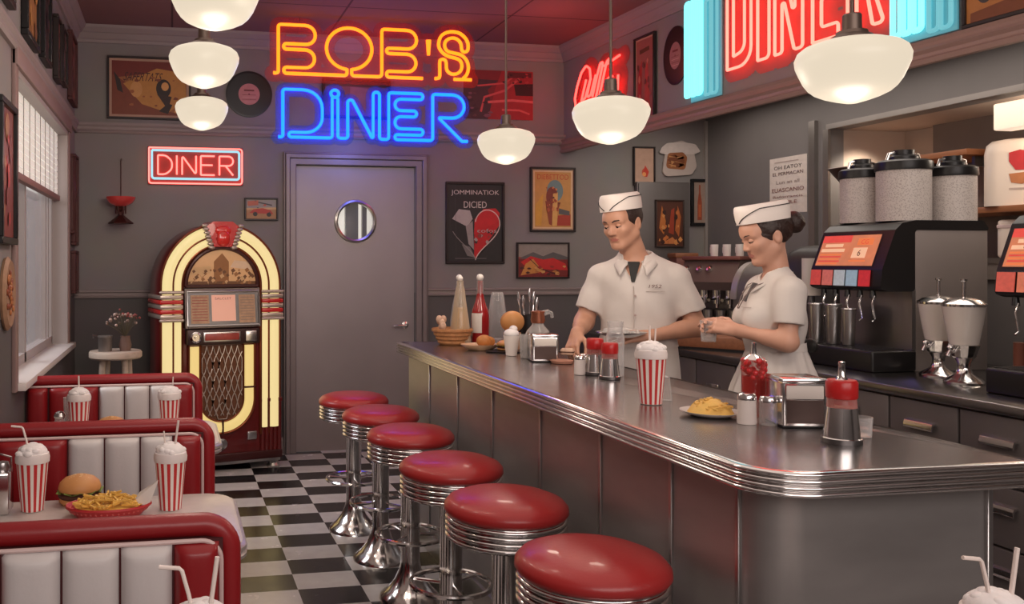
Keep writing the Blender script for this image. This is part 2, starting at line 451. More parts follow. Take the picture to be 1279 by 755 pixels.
chair = [(0,1.225),(.015,1.225),(.02,1.237),(.012,1.245),(.012,1.262),(.024,1.27),(.024,1.282),(0,1.285)]
skirt = [(0,0),(.018,0),(.018,.1),(.01,.12),(0,.125)]
fd = Vector((math.cos(FROT), math.sin(FROT), 0)); fn = Vector((math.sin(FROT), -math.cos(FROT), 0))
FA = Vector((3.2, 6.85, 0)); FE = FA+fd*9.05
molding('trim_1', crown, (XL,YB,0), (3.2,YB,0), (0,-1,0), trimm)
molding('trim_2', crown, (XL,YF,0), (XL,YB,0), (1,0,0), trimm)
molding('trim_3', crown, FA, FE, fn, trimm)
molding('trim_4', rail, (XL,YB,0), (3.2,YB,0), (0,-1,0), trimm)
molding('trim_5', rail, (XL,YF,0), (XL,YB,0), (1,0,0), trimm)
molding('trim_6', [(d, z-.07) for d, z in [(0,2.47),(.03,2.47),(.04,2.49),(.03,2.5),(.03,2.515),(.045,2.53),(.035,2.545),(.03,2.56),(.04,2.575),(0,2.58)]], FA, FE, fn, mat('header_trim', S(150,120,112), .45, noise=.06))
molding('trim_7', chair, (XL,YB,0), (DX0-.1,YB,0), (0,-1,0), trimm)
molding('trim_8', chair, (DX1+.1,YB,0), (3.85,YB,0), (0,-1,0), trimm)
molding('baseboard_back', skirt, (XL,YB,0), (DX0-.1,YB,0), (0,-1,0), trimm)
molding('baseboard_kitchen', skirt, (DX1+.1,YB,0), (XR,YB,0), (0,-1,0), trimm)
molding('baseboard_left', skirt, (XL,YF,0), (XL,YB,0), (1,0,0), trimm)
struct(MB().box(XR-.025, XR-.002, YB-.03, YB-.002, .93, 2.7), 'trim_9', mat('bright_corner_strip', S(190,180,174), .3, .6))
t = MB(); t.box(XR-.03, XR, AY+.1, AY+.16, .93, 2.5); t.box(XR-.02, XR, AY-.02, AY+.03, AZ0, AZ1); t.box(XR-.02, XR, YF, AY, AZ0-.03, AZ0); t.box(XR-.02, XR, YF, AY, AZ1, AZ1+.035)
struct(t, 'trim_10', mat('metal_edge', S(150,144,140), .3, .8))
struct(MB().box(XR-.015, XR, 3.0, AY+1.4, 1.40, 1.5), 'trim_11', mat('splash_strip', S(160,150,144), .35, .5))

# door with round window
door_m = mat('door_steel', S(150,140,141), .42, .3, noise=.2, scale=1.6)
d = bpy.data.objects.new('door_1', None); col.objects.link(d); d.location = ((DX0+DX1)/2, YB, 0); d['kind'] = 'structure'
hw = (DX1-DX0)/2; cx, cz, cr = -.004, 1.82, .155
leaf = MB()
ring = [(cx+cr*math.cos(2*PI*i/48), cz+cr*math.sin(2*PI*i/48)) for i in range(48)]
rect = []
for i in range(48):
    a = 2*PI*i/48; c_, s_ = math.cos(a), math.sin(a)
    t_ = min((hw-.005-cx*(1 if c_ > 0 else -1))/abs(c_) if abs(c_) > 1e-6 else 9, ((DZ-.005-cz) if s_ > 0 else cz-.001)/abs(s_) if abs(s_) > 1e-6 else 9)
    rect.append((cx+c_*t_, cz+s_*t_))
cs = [(-hw+.005,.001),(hw-.005,.001),(hw-.005,DZ-.005),(-hw+.005,DZ-.005)]
for cxn, czn in cs:   # snap nearest ray hits onto the true corners
    k = min(range(48), key=lambda i: (rect[i][0]-cxn)**2+(rect[i][1]-czn)**2); rect[k] = (cxn, czn)
leaf.loft([[(x,.02,z) for x,z in rect], [(x,.02,z) for x,z in ring], [(x,.06,z) for x,z in ring]], cap=False)
leaf.build('door_leaf', door_m, d, smooth=False)
fr = MB()
for (a, b, c_) in ((0,.05,.03),(.05,.085,.045),(.085,.1,.03)):
    fr.loft([[(-hw-o, y, 0), (-hw-o, y, DZ+o), (hw+o, y, DZ+o), (hw+o, y, 0)] for o, y in ((a,.06),(a,-c_+.005),(a+.005,-c_),(b-.005,-c_),(b,-c_+.005),(b,.06))], closed=False, cap=False)
fr.build('door_frame', mat('door_casing', S(132,120,120), .4, .3), d)
pr = MB(); pr.M = Matrix.Translation((cx,.01,cz)) @ Euler((PI/2,0,0)).to_matrix().to_4x4()
pr.lathe([(cr-.012,-.03),(cr-.012,.008),(cr,.016),(cr+.014,.01),(cr+.018,-.012)], 48); pr.build('porthole_rim', chrome_d, d)
pg = MB(); pg.M = Matrix.Translation((cx,.035,cz)) @ Euler((PI/2,0,0)).to_matrix().to_4x4(); pg.poly(ring and [(cr*math.cos(2*PI*i/48), cr*math.sin(2*PI*i/48)) for i in range(48)])
pg.build('porthole_glass', glass('door_glass', (.8,.8,.8), .08, .1), d)
hn = MB(); hn.M = Matrix.Translation((hw-.085,.012,.99)) @ Euler((PI/2,0,0)).to_matrix().to_4x4()
hn.lathe([(0,0),(.028,0),(.028,.008),(.012,.014),(.012,.045),(0,.045)], 20); hn.M = I4.copy(); hn.tube([(hw-.085,-.03,.99),(hw-.1,-.035,.99),(hw-.19,-.032,.985)], .009, 10)
hn.build('door_handle', chrome, d)
# bright room seen through the round window
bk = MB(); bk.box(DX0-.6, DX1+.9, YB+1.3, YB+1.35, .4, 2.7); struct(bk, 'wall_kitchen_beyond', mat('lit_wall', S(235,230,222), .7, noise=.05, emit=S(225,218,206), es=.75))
bk = MB(); bk.box(1.14, 1.17, YB+1.2, YB+1.25, .4, 2.6); bk.box(1.58, 1.70, YB+1.15, YB+1.2, .4, 2.6); bk.box(1.74,1.78,YB+1.15,YB+1.2,.4,2.6)
struct(bk, 'trim_12', mat('grey_post', S(140,134,130), .5))

# window in the left wall, with blind and view out
win = bpy.data.objects.new('window_1', None); col.objects.link(win); win.location = (XL, 0, 0); win['kind'] = 'structure'
wf = mat('window_frame_paint', S(168,158,156), .45, noise=.06)
q = MB()
q.box(-.2, 0.012, WY0-.005, WY0+.02, WZ0, WZ1); q.box(-.2, .012, WY1-.03, WY1+.005, WZ0, WZ1); q.box(-.2, .012, WY0, WY1, WZ1-.03, WZ1)
for y in (WY0+.03, 5.15, WY1-.06): q.box(-.15, -.09, y, y+.045, WZ0, WZ1)
for y in (WY1-.16,WY1-.28): q.box(-.14, -.10, y, y+.03, WZ0, WZ1)
q.box(-.15, -.09, WY0, WY1, WZ0, WZ0+.06); q.box(-.15, -.09, WY0, WY1, WZ1-.07, WZ1)
q.build('window_frame', wf, win)
q = MB(); q.box(-.125, -.12, WY0, WY1, WZ0+.05, WZ1-.05); q.build('window_pane', glass('window_glass', (.55,.55,.55), .12, .04), win)
q = MB(); q.box(0, .02, WY0-.075, WY0+.0, WZ0-.03, WZ1+.08, .004); q.box(0, .02, WY1, WY1+.075, WZ0-.03, WZ1+.08, .004); q.box(0, .03, WY0-.075, WY1+.075, WZ1, WZ1+.09, .006)
q.build('window_casing', mat('casing_paint', S(140,116,112), .5), win)
q = MB(); q.box(-.2, .055, WY0-.02, WY1+.09, WZ0-.03, WZ0+.006, .004); q.build('window_sill', mat('sill_paint', S(206,198,194), .4, noise=.05), win)
bl = thing('window_blind', 'pale venetian blind drawn over the upper half of the window', 'blind', (XL-.055, 5.3, 1.94))
q = MB()
slat_m = mat('blind_slat', S(222,216,206), .6, noise=.04, emit=S(226,222,214), es=.42)  # emission puts the daylight behind the blind into the slats
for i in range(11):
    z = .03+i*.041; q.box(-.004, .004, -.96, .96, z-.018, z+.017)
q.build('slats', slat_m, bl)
q = MB()
for y in (-.85,-.65,-.45,-.25,-.05,.15,.35,.55,.75): q.box(.005, .008, y-.004, y+.004, 0, .44)
q.build('ladder_tape', mat('tape', S(150,142,138), .7), bl)
MB().box(-.02, .02, -.97, .97, -.025, .012, .004).build('bottom_rail', mat('rail_brown', S(140,104,98), .5), bl)
MB().box(-.025, .025, -.97, .97, .44, .48, .004).build('head_rail', wf, bl)
# street outside
struct(MB().box(-14, XL-.2, -2, 16, -.3, -.2), 'ground_street', mat('asphalt', S(90,88,88), .9, noise=.2))
fc = MB(); fc.box(-9, -8.6, -2, 26, -.2, 6); struct(fc, 'wall_street', mat('street_facade', S(120,116,118), .9, noise=.3, scale=1.5, emit=S(120,116,118), es=.14))
o = MB(); o.box(-8.55, -8.5, 12, 21, 2.4, 3.2); o.box(-8.55,-8.5,13,16,.2,1.2); o = o.build('red_reflection', mat('red_reflection_glow', S(190,60,60), .6, noise=.4, scale=2, emit=S(190,60,60), es=.5)); tag(o, 'glowing red panels added outside for neon reflections in the window glass', 'sign')  # added panels standing in for red neon reflections in the pane
pst = thing('parked_van', 'pale parked van outside beyond the window glass', 'van', (-4.0, 11.6, -.2), .1)
q = MB(); q.loft([[(x,y,z) for x,y in rrect(-.9,.9,-a,b,.25)] for z,a,b in ((.35,2.1,2.1),(1.0,2.15,2.15),(1.25,1.9,2.1),(1.95,1.3,2.0),(2.05,1.1,1.8))]); q.build('body', mat('van_paint', S(206,202,198), .4), pst)
for sx in (-.82,.82):
    for sy in (-1.3,1.3):
        q = MB(); q.M = Matrix.Translation((sx,sy,.36)) @ Euler((0,PI/2,0)).to_matrix().to_4x4(); q.lathe([(0,-.1),(.3,-.1),(.36,-.06),(.36,.06),(.3,.1),(0,.1)], 24); q.build('wheel', black_r, pst)
q = MB(); q.box(-.93,.93,-1.1,.2,1.3,1.8,.03); q.build('side_window', steel_dark, pst)

# ================================================================== PENDANT LAMPS
def pendant():
    t = thing('pendant_lamp', 'x', 'lamp')
    P = [(.40,.45),(.62,.42),(.84,.34),(.95,.25),(1.0,.12),(.985,-.02),(.93,-.16),(.85,-.34),(.76,-.47),(.66,-.56),(.5,-.64),(.3,-.71),(.12,-.76),(0,-.77)]
    g = MB().lathe([(r*.155, (z+.16)*.155) for r, z in P], 48); g.build('globe', globe_m, t, ang=60)
    q = MB().lathe([(0,.175),(.022,.175),(.026,.17),(.027,.125),(.042,.122),(.045,.112),(.055,.108),(.066,.098),(.066,.09),(.07,.088),(.07,.084),(0,.084)], 32); q.build('fitter', mat('pewter', S(112,98,90), .4, .8), t, ang=30)
    return t
lamps = [((.143,3.03,2.385), 'opal globe pendant lamp nearest above the booth row, cut by the top edge'),
         ((.14,3.95,2.364), 'opal globe pendant lamp, middle one above the booth row'),
         ((.171,5.23,2.366), 'opal globe pendant lamp farthest along the booth row, in front of the wide poster'),
         ((2.01,2.325,2.07), 'largest opal globe pendant over the near end of the counter, before the pink lettered neon'),
         ((1.777,3.363,2.077), 'opal globe pendant over the middle of the counter, before the red script neon'),
         ((1.784,4.537,2.122), 'opal globe pendant over the far end of the counter, left of the ice cream poster'),
         ((.56,2.84,2.475), 'opal globe lamp showing only its bottom tip at the top edge of the photo')]
p0 = pendant()
for i, (loc, lab) in enumerate(lamps):
    o = p0 if i == 0 else dup(p0, loc)
    o.location = loc; o['label'] = lab; o['group'] = 'opal globe pendant lamps'
    h = ZC-loc[2]
    MB().cyl(0, 0, .17, h-.02, .0065, n=10).build('rod', mat('rod_metal', S(150,128,118), .4, .6), o)
    MB().lathe([(0,h-.03),(.03,h-.028),(.055,h-.008),(.055,h),(0,h)], 24).build('ceiling_canopy', mat('pewter', (0,0,0)), o)

# ================================================================== NEON
def plate(lines, r, step=.006):  # sheet outline around the strokes, added to carry the neon halo
    seg = np.array([(a[0],a[1],b[0],b[1]) for L in lines for a, b in zip(L[:-1], L[1:])])
    x0, y0 = seg[:,[0,2]].min()-r, seg[:,[1,3]].min()-r; x1, y1 = seg[:,[0,2]].max()+r, seg[:,[1,3]].max()+r
    xs = np.arange(x0, x1, step)+step/2; ys = np.arange(y0, y1, step)+step/2
    GX, GY = np.meshgrid(xs, ys); best = np.full(GX.shape, 9.)
    for a in seg:
        ba = (a[2]-a[0], a[3]-a[1]); L = ba[0]**2+ba[1]**2+1e-12
        t = np.clip(((GX-a[0])*ba[0]+(GY-a[1])*ba[1])/L, 0, 1)
        best = np.minimum(best, np.hypot(GX-a[0]-t*ba[0], GY-a[1]-t*ba[1]))
    ins = best < r; mb = MB()
    for j in range(len(ys)):
        row = np.concatenate([[0], ins[j].astype(int), [0]]); dif = np.diff(row)
        for a, b in zip(np.where(dif == 1)[0], np.where(dif == -1)[0]):
            X0, X1, Y0, Y1 = x0+a*step, x0+b*step, y0+j*step, y0+(j+1)*step
            mb.add([(X0,0,Y0),(X1,0,Y0),(X1,0,Y1),(X0,0,Y1)], [(0,1,2,3)])
    return mb
def tubes(lines, r, y=-.02, n=8):
    mb = MB()
    for L in lines: mb.tube([(a, y, b) for a, b in L], r, n)
    return mb
def U(pts, r=11):   # photo-measured strokes of the hanging sign, in sign units
    q = fillet(pts, r)
    return [((x/3.145+320-465)*.00602, (105-y/3.145)*.00553) for x, y in q]
bobs = [U([(66,297),(85,297),(85,98),(225,98,40),(225,176,36),(105,176),(105,198),(222,198,38),(222,272,36),(106,272),(106,297),(347,297),(347,270)])]
bobs[0] += [((x/3.145+320-465)*.00602, (105-y/3.145)*.00553) for x, y in [(356+88*math.cos(a), 186+86*math.sin(a)) for a in np.linspace(PI/2+.13, 2.5*PI-.13, 40)]]
bobs[0] += U([(365,270),(365,297),(483,297,14),(483,98),(620,98,40),(620,176,36),(502,176),(502,198),(618,198,38),(618,272,36),(502,272),(502,297),(645,297)])
def V2(pts, r):
    return U([((x/4.443+400-320)*3.145, (y/4.443+20)*3.145) for x, y, *_ in pts], r*.7)
def W2(pts): return [((x/4.443+400-465)*.00602, (105-y/4.443-20)*.00553) for x, y in pts]
def smooth(pts, n=4):
    P = [Vector(p) for p in pts]; out = []
    for i in range(len(P)-1):
        p0, p1, p2, p3 = P[max(i-1,0)], P[i], P[i+1], P[min(i+2,len(P)-1)]
        for k in range(n):
            t_ = k/n; out.append(tuple(.5*((2*p1)+(p2-p0)*t_+(2*p0-5*p1+4*p2-p3)*t_*t_+(3*p1-p0-3*p2+p3)*t_**3)))
    return out+[tuple(P[-1])]
bobs += [smooth(W2([(624,328),(640,326),(652,312),(652,235),(656,218),(670,211),(684,218),(689,235),(690,260),(697,282),(718,297),(742,297),(765,284),(777,262),(778,238),(768,215),(745,203),(700,192),(668,172),(648,140),(648,105),(662,72),(690,52),(725,45),(765,52),(797,78),(813,110),(814,143),(806,158),(793,163),(781,156),(776,140),(773,115),(757,92),(730,82),(700,90),(682,112),(682,140),(698,163),(735,172),(775,182),(803,208),(815,240),(815,270),(805,300),(785,322)])), W2([(732,328),(834,328)])]
apos = [U([(668,135),(668,198)])]
din = [U([(85,557),(102,557,8),(102,362),(252,362,88),(252,537,84),(125,537),(125,557),(290,557),(290,392)]) ,
       [((x/3.145+320-465)*.00602, (105-y/3.145)*.00553) for x, y in [(300+15*math.cos(a), 374+15*math.sin(a)) for a in np.linspace(0, 2*PI, 20)]],
       U([(312,392),(312,557),(350,557),(350,362),(449,560,3),(449,362,13),(474,362,13),(474,557),(510,557),(510,362),(645,362),(645,387),(535,387,24),(535,435,24),(620,435,12),(620,460,12),(535,460,24),(535,511,24),(646,511,12),(646,536,12),(535,536,10),(535,557,10),(685,557,12),(685,362),(812,362,50),(812,460,50),(708,460,3),(803,557,3),(826,557)])]
ny = neon('neon_yellow', (2.4,.50,.016), 1); nb = neon('neon_cyan_blue', (.012,.47,5.5), 1)
sg = thing('neon_sign', 'hanging yellow neon sign spelling BOB\'S with a red backing', 'sign', (1.459, 6.3, 2.795))
q = tubes(bobs, .0125); q.tube([(a, -.02, b) for a, b in apos[0]], [.021,.012]); q.build('neon_tube', ny, sg)
plate(bobs+apos, .06).build('backing_sheet', halo_sheet('red_halo', (.5,.03,.02), .45, 0), sg, smooth=False)  # added sheet, carries the red halo of the letters
q = MB()
for x in (-.55,.5): q.cyl(x, .01, .38, ZC-2.795, .0022, n=6)
q.build('hanging_wire', steel_dark, sg)
sg = thing('neon_sign', 'hanging blue neon sign spelling DINER in rounded line letters', 'sign', (1.459, 6.3, 2.795))
tubes(din, .0118).build('neon_tube', nb, sg)
plate(din, .05).build('backing_sheet', halo_sheet('blue_halo', (.02,.08,.55), .5, 0), sg, smooth=False)  # added sheet, carries the blue halo of the letters
q = MB()
for x in (-.5,.42): q.cyl(x, .012, -.1, .02, .0022, n=6)
q.build('hanging_wire', steel_dark, sg)

# small boxed sign on the back wall
npk = neon('neon_pink_white', (3.0,.48,.40), 1); ncw = neon('neon_pale_cyan', (.42,.80,.92), 1); nrd = neon('neon_red', (7.0,.26,.2), 1)
sg = thing('neon_sign', 'boxed pink neon DINER sign in a double tube frame, left of the door', 'sign', (.179, YB-.003, 2.232))
MB().box(-.36, .36, -.02, 0, -.145, .145, .006).build('back_board', mat('red_glow_board', S(176,70,66), .6, noise=.1), sg)  # red glow inside the tube frame is put into the board colour
def word(cs, x0, z0, w_, h, gap):
    L = {'D': [[(0,0),(0,1),(.55,1,.45),(1,.72,.4),(1,.28,.4),(.55,0,.45),(0,0)]], 'I': [[(0,0),(0,1)]], 'N': [[(0,0),(0,1),(1,0),(1,1)]],
         'E': [[(1,0),(0,0),(0,1),(1,1)],[(0,.52),(.85,.52)]], 'R': [[(0,0),(0,1),(1,1,.25),(1,.5,.25),(0,.5)],[(.45,.5),(1,0)]]}
    out = []; x = x0
    for c in cs:
        wd = .04*w_ if c == 'I' else w_
        for p in L[c]: out.append(fillet([(x+a[0]*wd, z0+a[1]*h)+((a[2]*h,) if len(a) > 2 else ()) for a in p], .006))
        x += wd+gap
    return out
wl = word('DINER', -.285, -.068, .105, .145, .036)
tubes(wl, .0065, -.034).build('letter_tube', npk, sg)
tubes([fillet([(-.33,.115),(.33,.115),(.33,-.1),(-.33,-.1),(-.33,.115)], .02)], .009, -.034).build('inner_frame_tube', ncw, sg)
tubes([fillet([(-.352,.135),(.352,.135),(.352,-.135),(-.352,-.135),(-.352,.135)], .02)], .006, -.03).build('outer_frame_tube', npk, sg)

# big lettered sign on the header, with cyan bars
def header_thing(name, label, cat, k, z, out=.004):
    p = FA+fd*k+fn*out
    return thing(name, label, cat, (p.x,p.y,z), FROT)
sg = header_thing('neon_sign', 'large outlined pink and red DINER neon letters on the header wall', 'sign', 2.62, 2.65)
def outl(x0, x1, kind):
    z1 = .5; w_ = x1-x0
    if kind == 'D': return [fillet([(x0,0),(x0,z1),(x1,z1,.12),(x1,.0,.2),(x0,0)], .02), fillet([(x0+.055,.07),(x0+.055,z1-.06),(x1-.055,z1-.07,.09),(x1-.055,.09,.1),(x0+.055,.07)], .02)]
    if kind == 'I': return [fillet([(x0,0),(x0,z1),(x1,z1),(x1,0),(x0,0)], .03)]
    if kind == 'N': return [fillet([(x0,0),(x0,z1),(x0+.06,z1),(x1-.055,.16,.01),(x1-.055,z1),(x1,z1),(x1,0),(x1-.06,0),(x0+.055,.34,.01),(x0+.055,0),(x0,0)], .02)]
    if kind == 'E': return [fillet([(x0,0),(x0,z1),(x1,z1),(x1,z1-.07),(x0+.06,z1-.07),(x0+.06,.3),(x1-.02,.3),(x1-.02,.22),(x0+.06,.22),(x0+.06,.07),(x1,.07),(x1,0),(x0,0)], .018)]
    if kind == 'R': return [fillet([(x0,0),(x0,z1),(x1,z1,.08),(x1,.22,.08),(x1-.05,.2,.01),(x1+.02,0),(x1-.045,0),(x0+.11,.2,.01),(x0+.055,.2),(x0+.055,0),(x0,0)], .018), fillet([(x0+.055,.28),(x0+.055,z1-.07),(x1-.055,z1-.07,.05),(x1-.055,.28,.05),(x0+.055,.28)], .018)]
L = []
for (a, b, kd) in ((-.55,-.345,'D'),(-.29,-.2,'I'),(-.155,.05,'N'),(.12,.29,'E'),(.35,.545,'R')): L += outl(a, b, kd)
tubes(L, .0085, -.035).build('letter_tube', neon('neon_peach', (5.0,.56,.40), 1), sg)
q = plate(L, .07, .008); q.build('backing_sheet', halo_sheet('coral_halo', (.62,.12,.11), .7, 0), sg, smooth=False)  # added sheet for the coral glow around the letters
ncy = neon('neon_bright_cyan', (.36,1.6,1.7), 1)
for k, lab in ((1.825, 'bright cyan neon bar on the header wall left of the big letters'), (3.385, 'bright cyan neon bar on the header wall right of the big letters')):
    sg = header_thing('neon_bar', lab, 'neon light', k, 2.56, .004); sg['group'] = 'cyan neon bars'
    B = [fillet([(x,.0),(x,.6),(x+.042,.6),(x+.042,0),(x,0)], .02) for x in (-.15,-.095,-.04)]
    tubes(B, .013, -.035).build('neon_tube', ncy, sg)
    MB().box(-.135, .16, -.012, 0, -.04, .6, .005).build('backing_sheet', mat('teal_halo', S(110,176,188), .5, noise=.1, emit=S(90,170,186), es=.28), sg)  # added sheet, the cyan glow beside the tubes is put into its emission
    D2 = [fillet([(x,-.02),(x,.57),(x+.05,.57),(x+.05,-.02),(x,-.02)], .022) for x in (.035,.095)]
    tubes(D2, .010, -.03).build('dim_tube', neon('neon_dim_cyan', (.16,.52,.58), 1), sg)
# red script sign
sg = header_thing('neon_sign', 'red handwritten script neon sign on the header wall by the corner', 'sign', 0, 0)
raw = [[(0.495,2.91),(0.482,2.998),(0.427,3.033),(0.354,2.992),(0.289,2.897),(0.254,2.809),(0.265,2.739),(0.315,2.717)],[(0.427,2.924),(0.354,2.771)],[(0.354,2.771),(0.411,2.781),(0.495,2.923)],[(0.495,2.923),(0.432,2.777),(0.495,2.792),(0.569,2.934)],
[(0.52,2.774),(0.593,2.929),(0.635,3.005),(0.678,3.012),(0.659,2.967),(0.569,2.752)],[(0.625,2.768),(0.725,2.998),(0.767,3.014)],[(0.689,2.974),(0.903,3.008)],[(0.806,2.873),(0.736,2.874),(0.725,2.775),(0.771,2.741),(0.828,2.843)],[(0.828,2.843),(0.828,2.73),(0.874,2.753),(0.88,2.87)],[(0.262,2.726),(0.557,2.722)]]
L = [fillet(p, .03, seg=4) for p in raw]
tubes(L, .009, -.035).build('script_tube', nrd, sg)
plate(L, .075, .008).build('backing_sheet', halo_sheet('red_script_halo', (.55,.06,.05), .5, 0), sg, smooth=False)  # added sheet for the red halo of the script

# ================================================================== WALL ART
ART = Euler((PI/2,0,0)).to_matrix().to_4x4()
def framed(label, w_, h, loc, rz, shapes, fm=frame_b, fw=.022, board=None, mats=None, name='framed_poster', cat='poster', depth=.025, bg=(200,160,110), group=None):
    """shapes: list of (kind, data..., material) in units of the print: x -1..1, y -1..1"""
    t = thing(name, label, cat, loc, rz, group)
    if fw:
        q = MB(); a, b = w_/2, h/2
        q.box(-a,a,-depth,0,b-fw,b,.003,1); q.box(-a,a,-depth,0,-b,-b+fw,.003,1); q.box(-a,-a+fw,-depth,0,-b+fw,b-fw,.003,1); q.box(a-fw,a,-depth,0,-b+fw,b-fw,.003,1)
        q.build('frame', fm, t)
    if not fw: MB().box(-w_/2, w_/2, -depth*.4, .002, -h/2, h/2).build('backing_sheet', paper, t, smooth=False)
    ms = [flat(*bg)]; q = MB(); a, b = w_/2-fw*.9, h/2-fw*.9
    q.M = Matrix.Translation((0,-depth*.5,0)) @ ART
    q.poly([(-a,-b),(a,-b),(a,b),(-a,b)], 0, 0)
    if board:
        k = board; a2, b2 = a-k, b-k
        ms.append(frame_w); q.poly([(-a,-b),(a,-b),(a,b),(-a,b)], .0004, 1); q.poly([(-a2,-b2),(a2,-b2),(a2,b2),(-a2,b2)], .0008, 0); a, b = a2, b2
    z = .001
    for sh in shapes:
        c = sh[-1]; m = flat(*c) if isinstance(c, tuple) else c
        if m not in ms: ms.append(m)
        mi = ms.index(m); z += .0004
        if sh[0] == 'p': q.poly([(x*a, y*b) for x, y in sh[1]], z, mi)
        elif sh[0] == 'e':
            cx_, cy_, rx, ry = sh[1]; q.poly([(cx_*a+rx*a*math.cos(2*PI*i/28), cy_*b+ry*b*math.sin(2*PI*i/28)) for i in range(28)], z, mi)
        elif sh[0] == 't': q.text(sh[1], sh[2][2]*b*2, sh[2][0]*a, sh[2][1]*b, z, mi, w=sh[2][3]*a*2, shear=sh[3] if len(sh) > 4 else 0)
        elif sh[0] == 'l':   # thick polyline
            q.add(*ribbon([(x*a, y*b) for x, y in sh[1]], sh[2], z), mi)
    q.build('print', ms, t, smooth=False)
    return t
def ribbon(pts, w_, z):
    vs=[]; n = len(pts)
    for i in range(n):
        a = Vector(pts[max(0,i-1)]); b = Vector(pts[min(n-1,i+1)]); d_ = (b-a).normalized(); nn = Vector((-d_.y,d_.x))*w_/2
        vs += [(pts[i][0]+nn.x, pts[i][1]+nn.y, z), (pts[i][0]-nn.x, pts[i][1]-nn.y, z)]
    return vs, [(2*i,2*i+1,2*i+3,2*i+2) for i in range(n-1)]
def blobs(n, seed, x0, x1, y0, y1, s, cols):
    r = random.Random(seed); out = []
    for _ in range(n):
        cx_, cy_ = r.uniform(x0,x1), r.uniform(y0,y1); k = r.randint(4,7); sz = s*r.uniform(.5,1.3)
        out.append(('p', [(cx_+sz*r.uniform(.5,1)*math.cos(2*PI*i/k), cy_+sz*r.uniform(.4,.8)*math.sin(2*PI*i/k)) for i in range(k)], r.choice(cols)))
    return out
YA = YB-.002
framed('wide brown framed ad poster with gold panel and dark figure, top left of back wall', .625, .475, (-.17,YA,2.818), 0,
  [('p',[(-1,-1),(1,-1),(1,1),(-1,1)],(150,92,52)),('p',[(-1,.35),(1,.75),(1,1),(-1,1)],(112,40,30)),('p',[(-1,-1),(1,-1),(.2,-.75),(-.5,.1),(-1,.5)],(120,56,34)),('p',[(-.7,.15),(.2,.75),(.95,.6),(1,-.4),(.5,-.9),(-.2,-.6)],(182,124,58)),
   ('p',[(-.95,.6),(-.78,.3),(-.7,-.2),(-.85,-.1)],(46,30,26)),('e',(-.35,-.05,.16,.3),(196,140,80)),('t','SAFERTATS',(-.2,.42,.16,.5),.3,(70,32,26)),('e',(.38,.0,.2,.35),(44,28,24)),('e',(.42,.08,.1,.16),(206,150,86)),('p',[(.2,-.2),(.6,-.3),(.5,-.8),(.35,-.5)],(52,30,26)),('p',[(.25,-.85),(.5,-.95),(.62,-.6),(.5,-.55)],(46,28,24))]+blobs(14,3,-.9,.9,-.9,.5,.08,[(150,88,48),(120,60,36),(200,140,76)]),
  frame_b, .016, .02, bg=(150,92,52))
framed('small dark framed picture of a red car, left of the door', .262, .178, (.682,YA,1.908), 0,
  [('p',[(-1,.1),(1,.2),(1,1),(-1,1)],(150,140,134)),('p',[(-1,-1),(1,-1),(1,.0),(-1,-.1)],(168,120,78)),('p',[(-.8,-.4),(-.5,0),(.1,.1),(.6,-.1),(.8,-.5)],(176,52,42)),('e',(-.4,-.5,.15,.22),(40,30,30)),('e',(.5,-.55,.15,.22),(40,30,30)),('p',[(-.9,.3),(-.2,.4),(-.2,.9),(-.9,.8)],(182,96,72)),('l',[(-.2,.7),(.7,.4)],.01,(70,60,60))]+blobs(8,5,-.9,.9,-.9,.9,.12,[(190,80,60),(200,180,150),(80,70,70)]), frame_b, .014)
heart = lambda s, ox, oy, kx: [(ox+kx*s*16*math.sin(t)**3/16, oy+s*(13*math.cos(t)-5*math.cos(2*t)-2*math.cos(3*t)-math.cos(4*t))/16) for t in np.linspace(0, 2*PI, 60)]
hp = heart(.72, 0, -.2, 1.25)
framed('tall black poster with a red and white heart and pale lettering', .5, .665, (2.424,YA,1.815), 0,
  [('t','JOMMINATIOK',(0,.77,.075,.88),(206,196,190)),('t','DICIED',(0,.47,.085,.42),(206,196,190)),('p',hp,(40,36,36)),
   ('p',[p for p in hp if p[0] >= -.06],(190,30,36)),('p',[(x,y) for x,y in hp if x >= .0 and y < .0],(60,40,40)),('p',[(-.05,-.3),(.85,.05),(.9,.25),(.75,.38),(.3,.36),(-.02,.1)],(196,34,40)),
   ('p',[(-.85,.1),(-.6,.35),(-.2,.32),(-.1,.1),(-.3,-.1)],(176,166,162)),('p',[(-.35,-.1),(-.1,.05),(-.05,-.7),(-.25,-.55)],(150,140,136)),('p',[(-.5,-.55),(-.2,-.62),(0,-.9),(-.3,-.85)],(120,112,110)),
   ('l',[p for p in hp if p[0] >= 0],.008,(216,190,184)),('l',[p for p in hp if p[0] <= 0 and p[1] < -.15],.005,(150,140,136)),('t','cofos',(.42,-.2,.05,.36),(170,160,156)),('l',[(-.75,-.92),(.4,-.92)],.004,(120,114,112)),('l',[(-.75,.97),(-.7,-.97)],.002,(70,66,66))]
   +blobs(12,8,-.05,.6,-.5,-.2,.08,[(140,60,56),(170,150,146),(60,44,44)]), frame_b, .02, bg=(46,42,42))
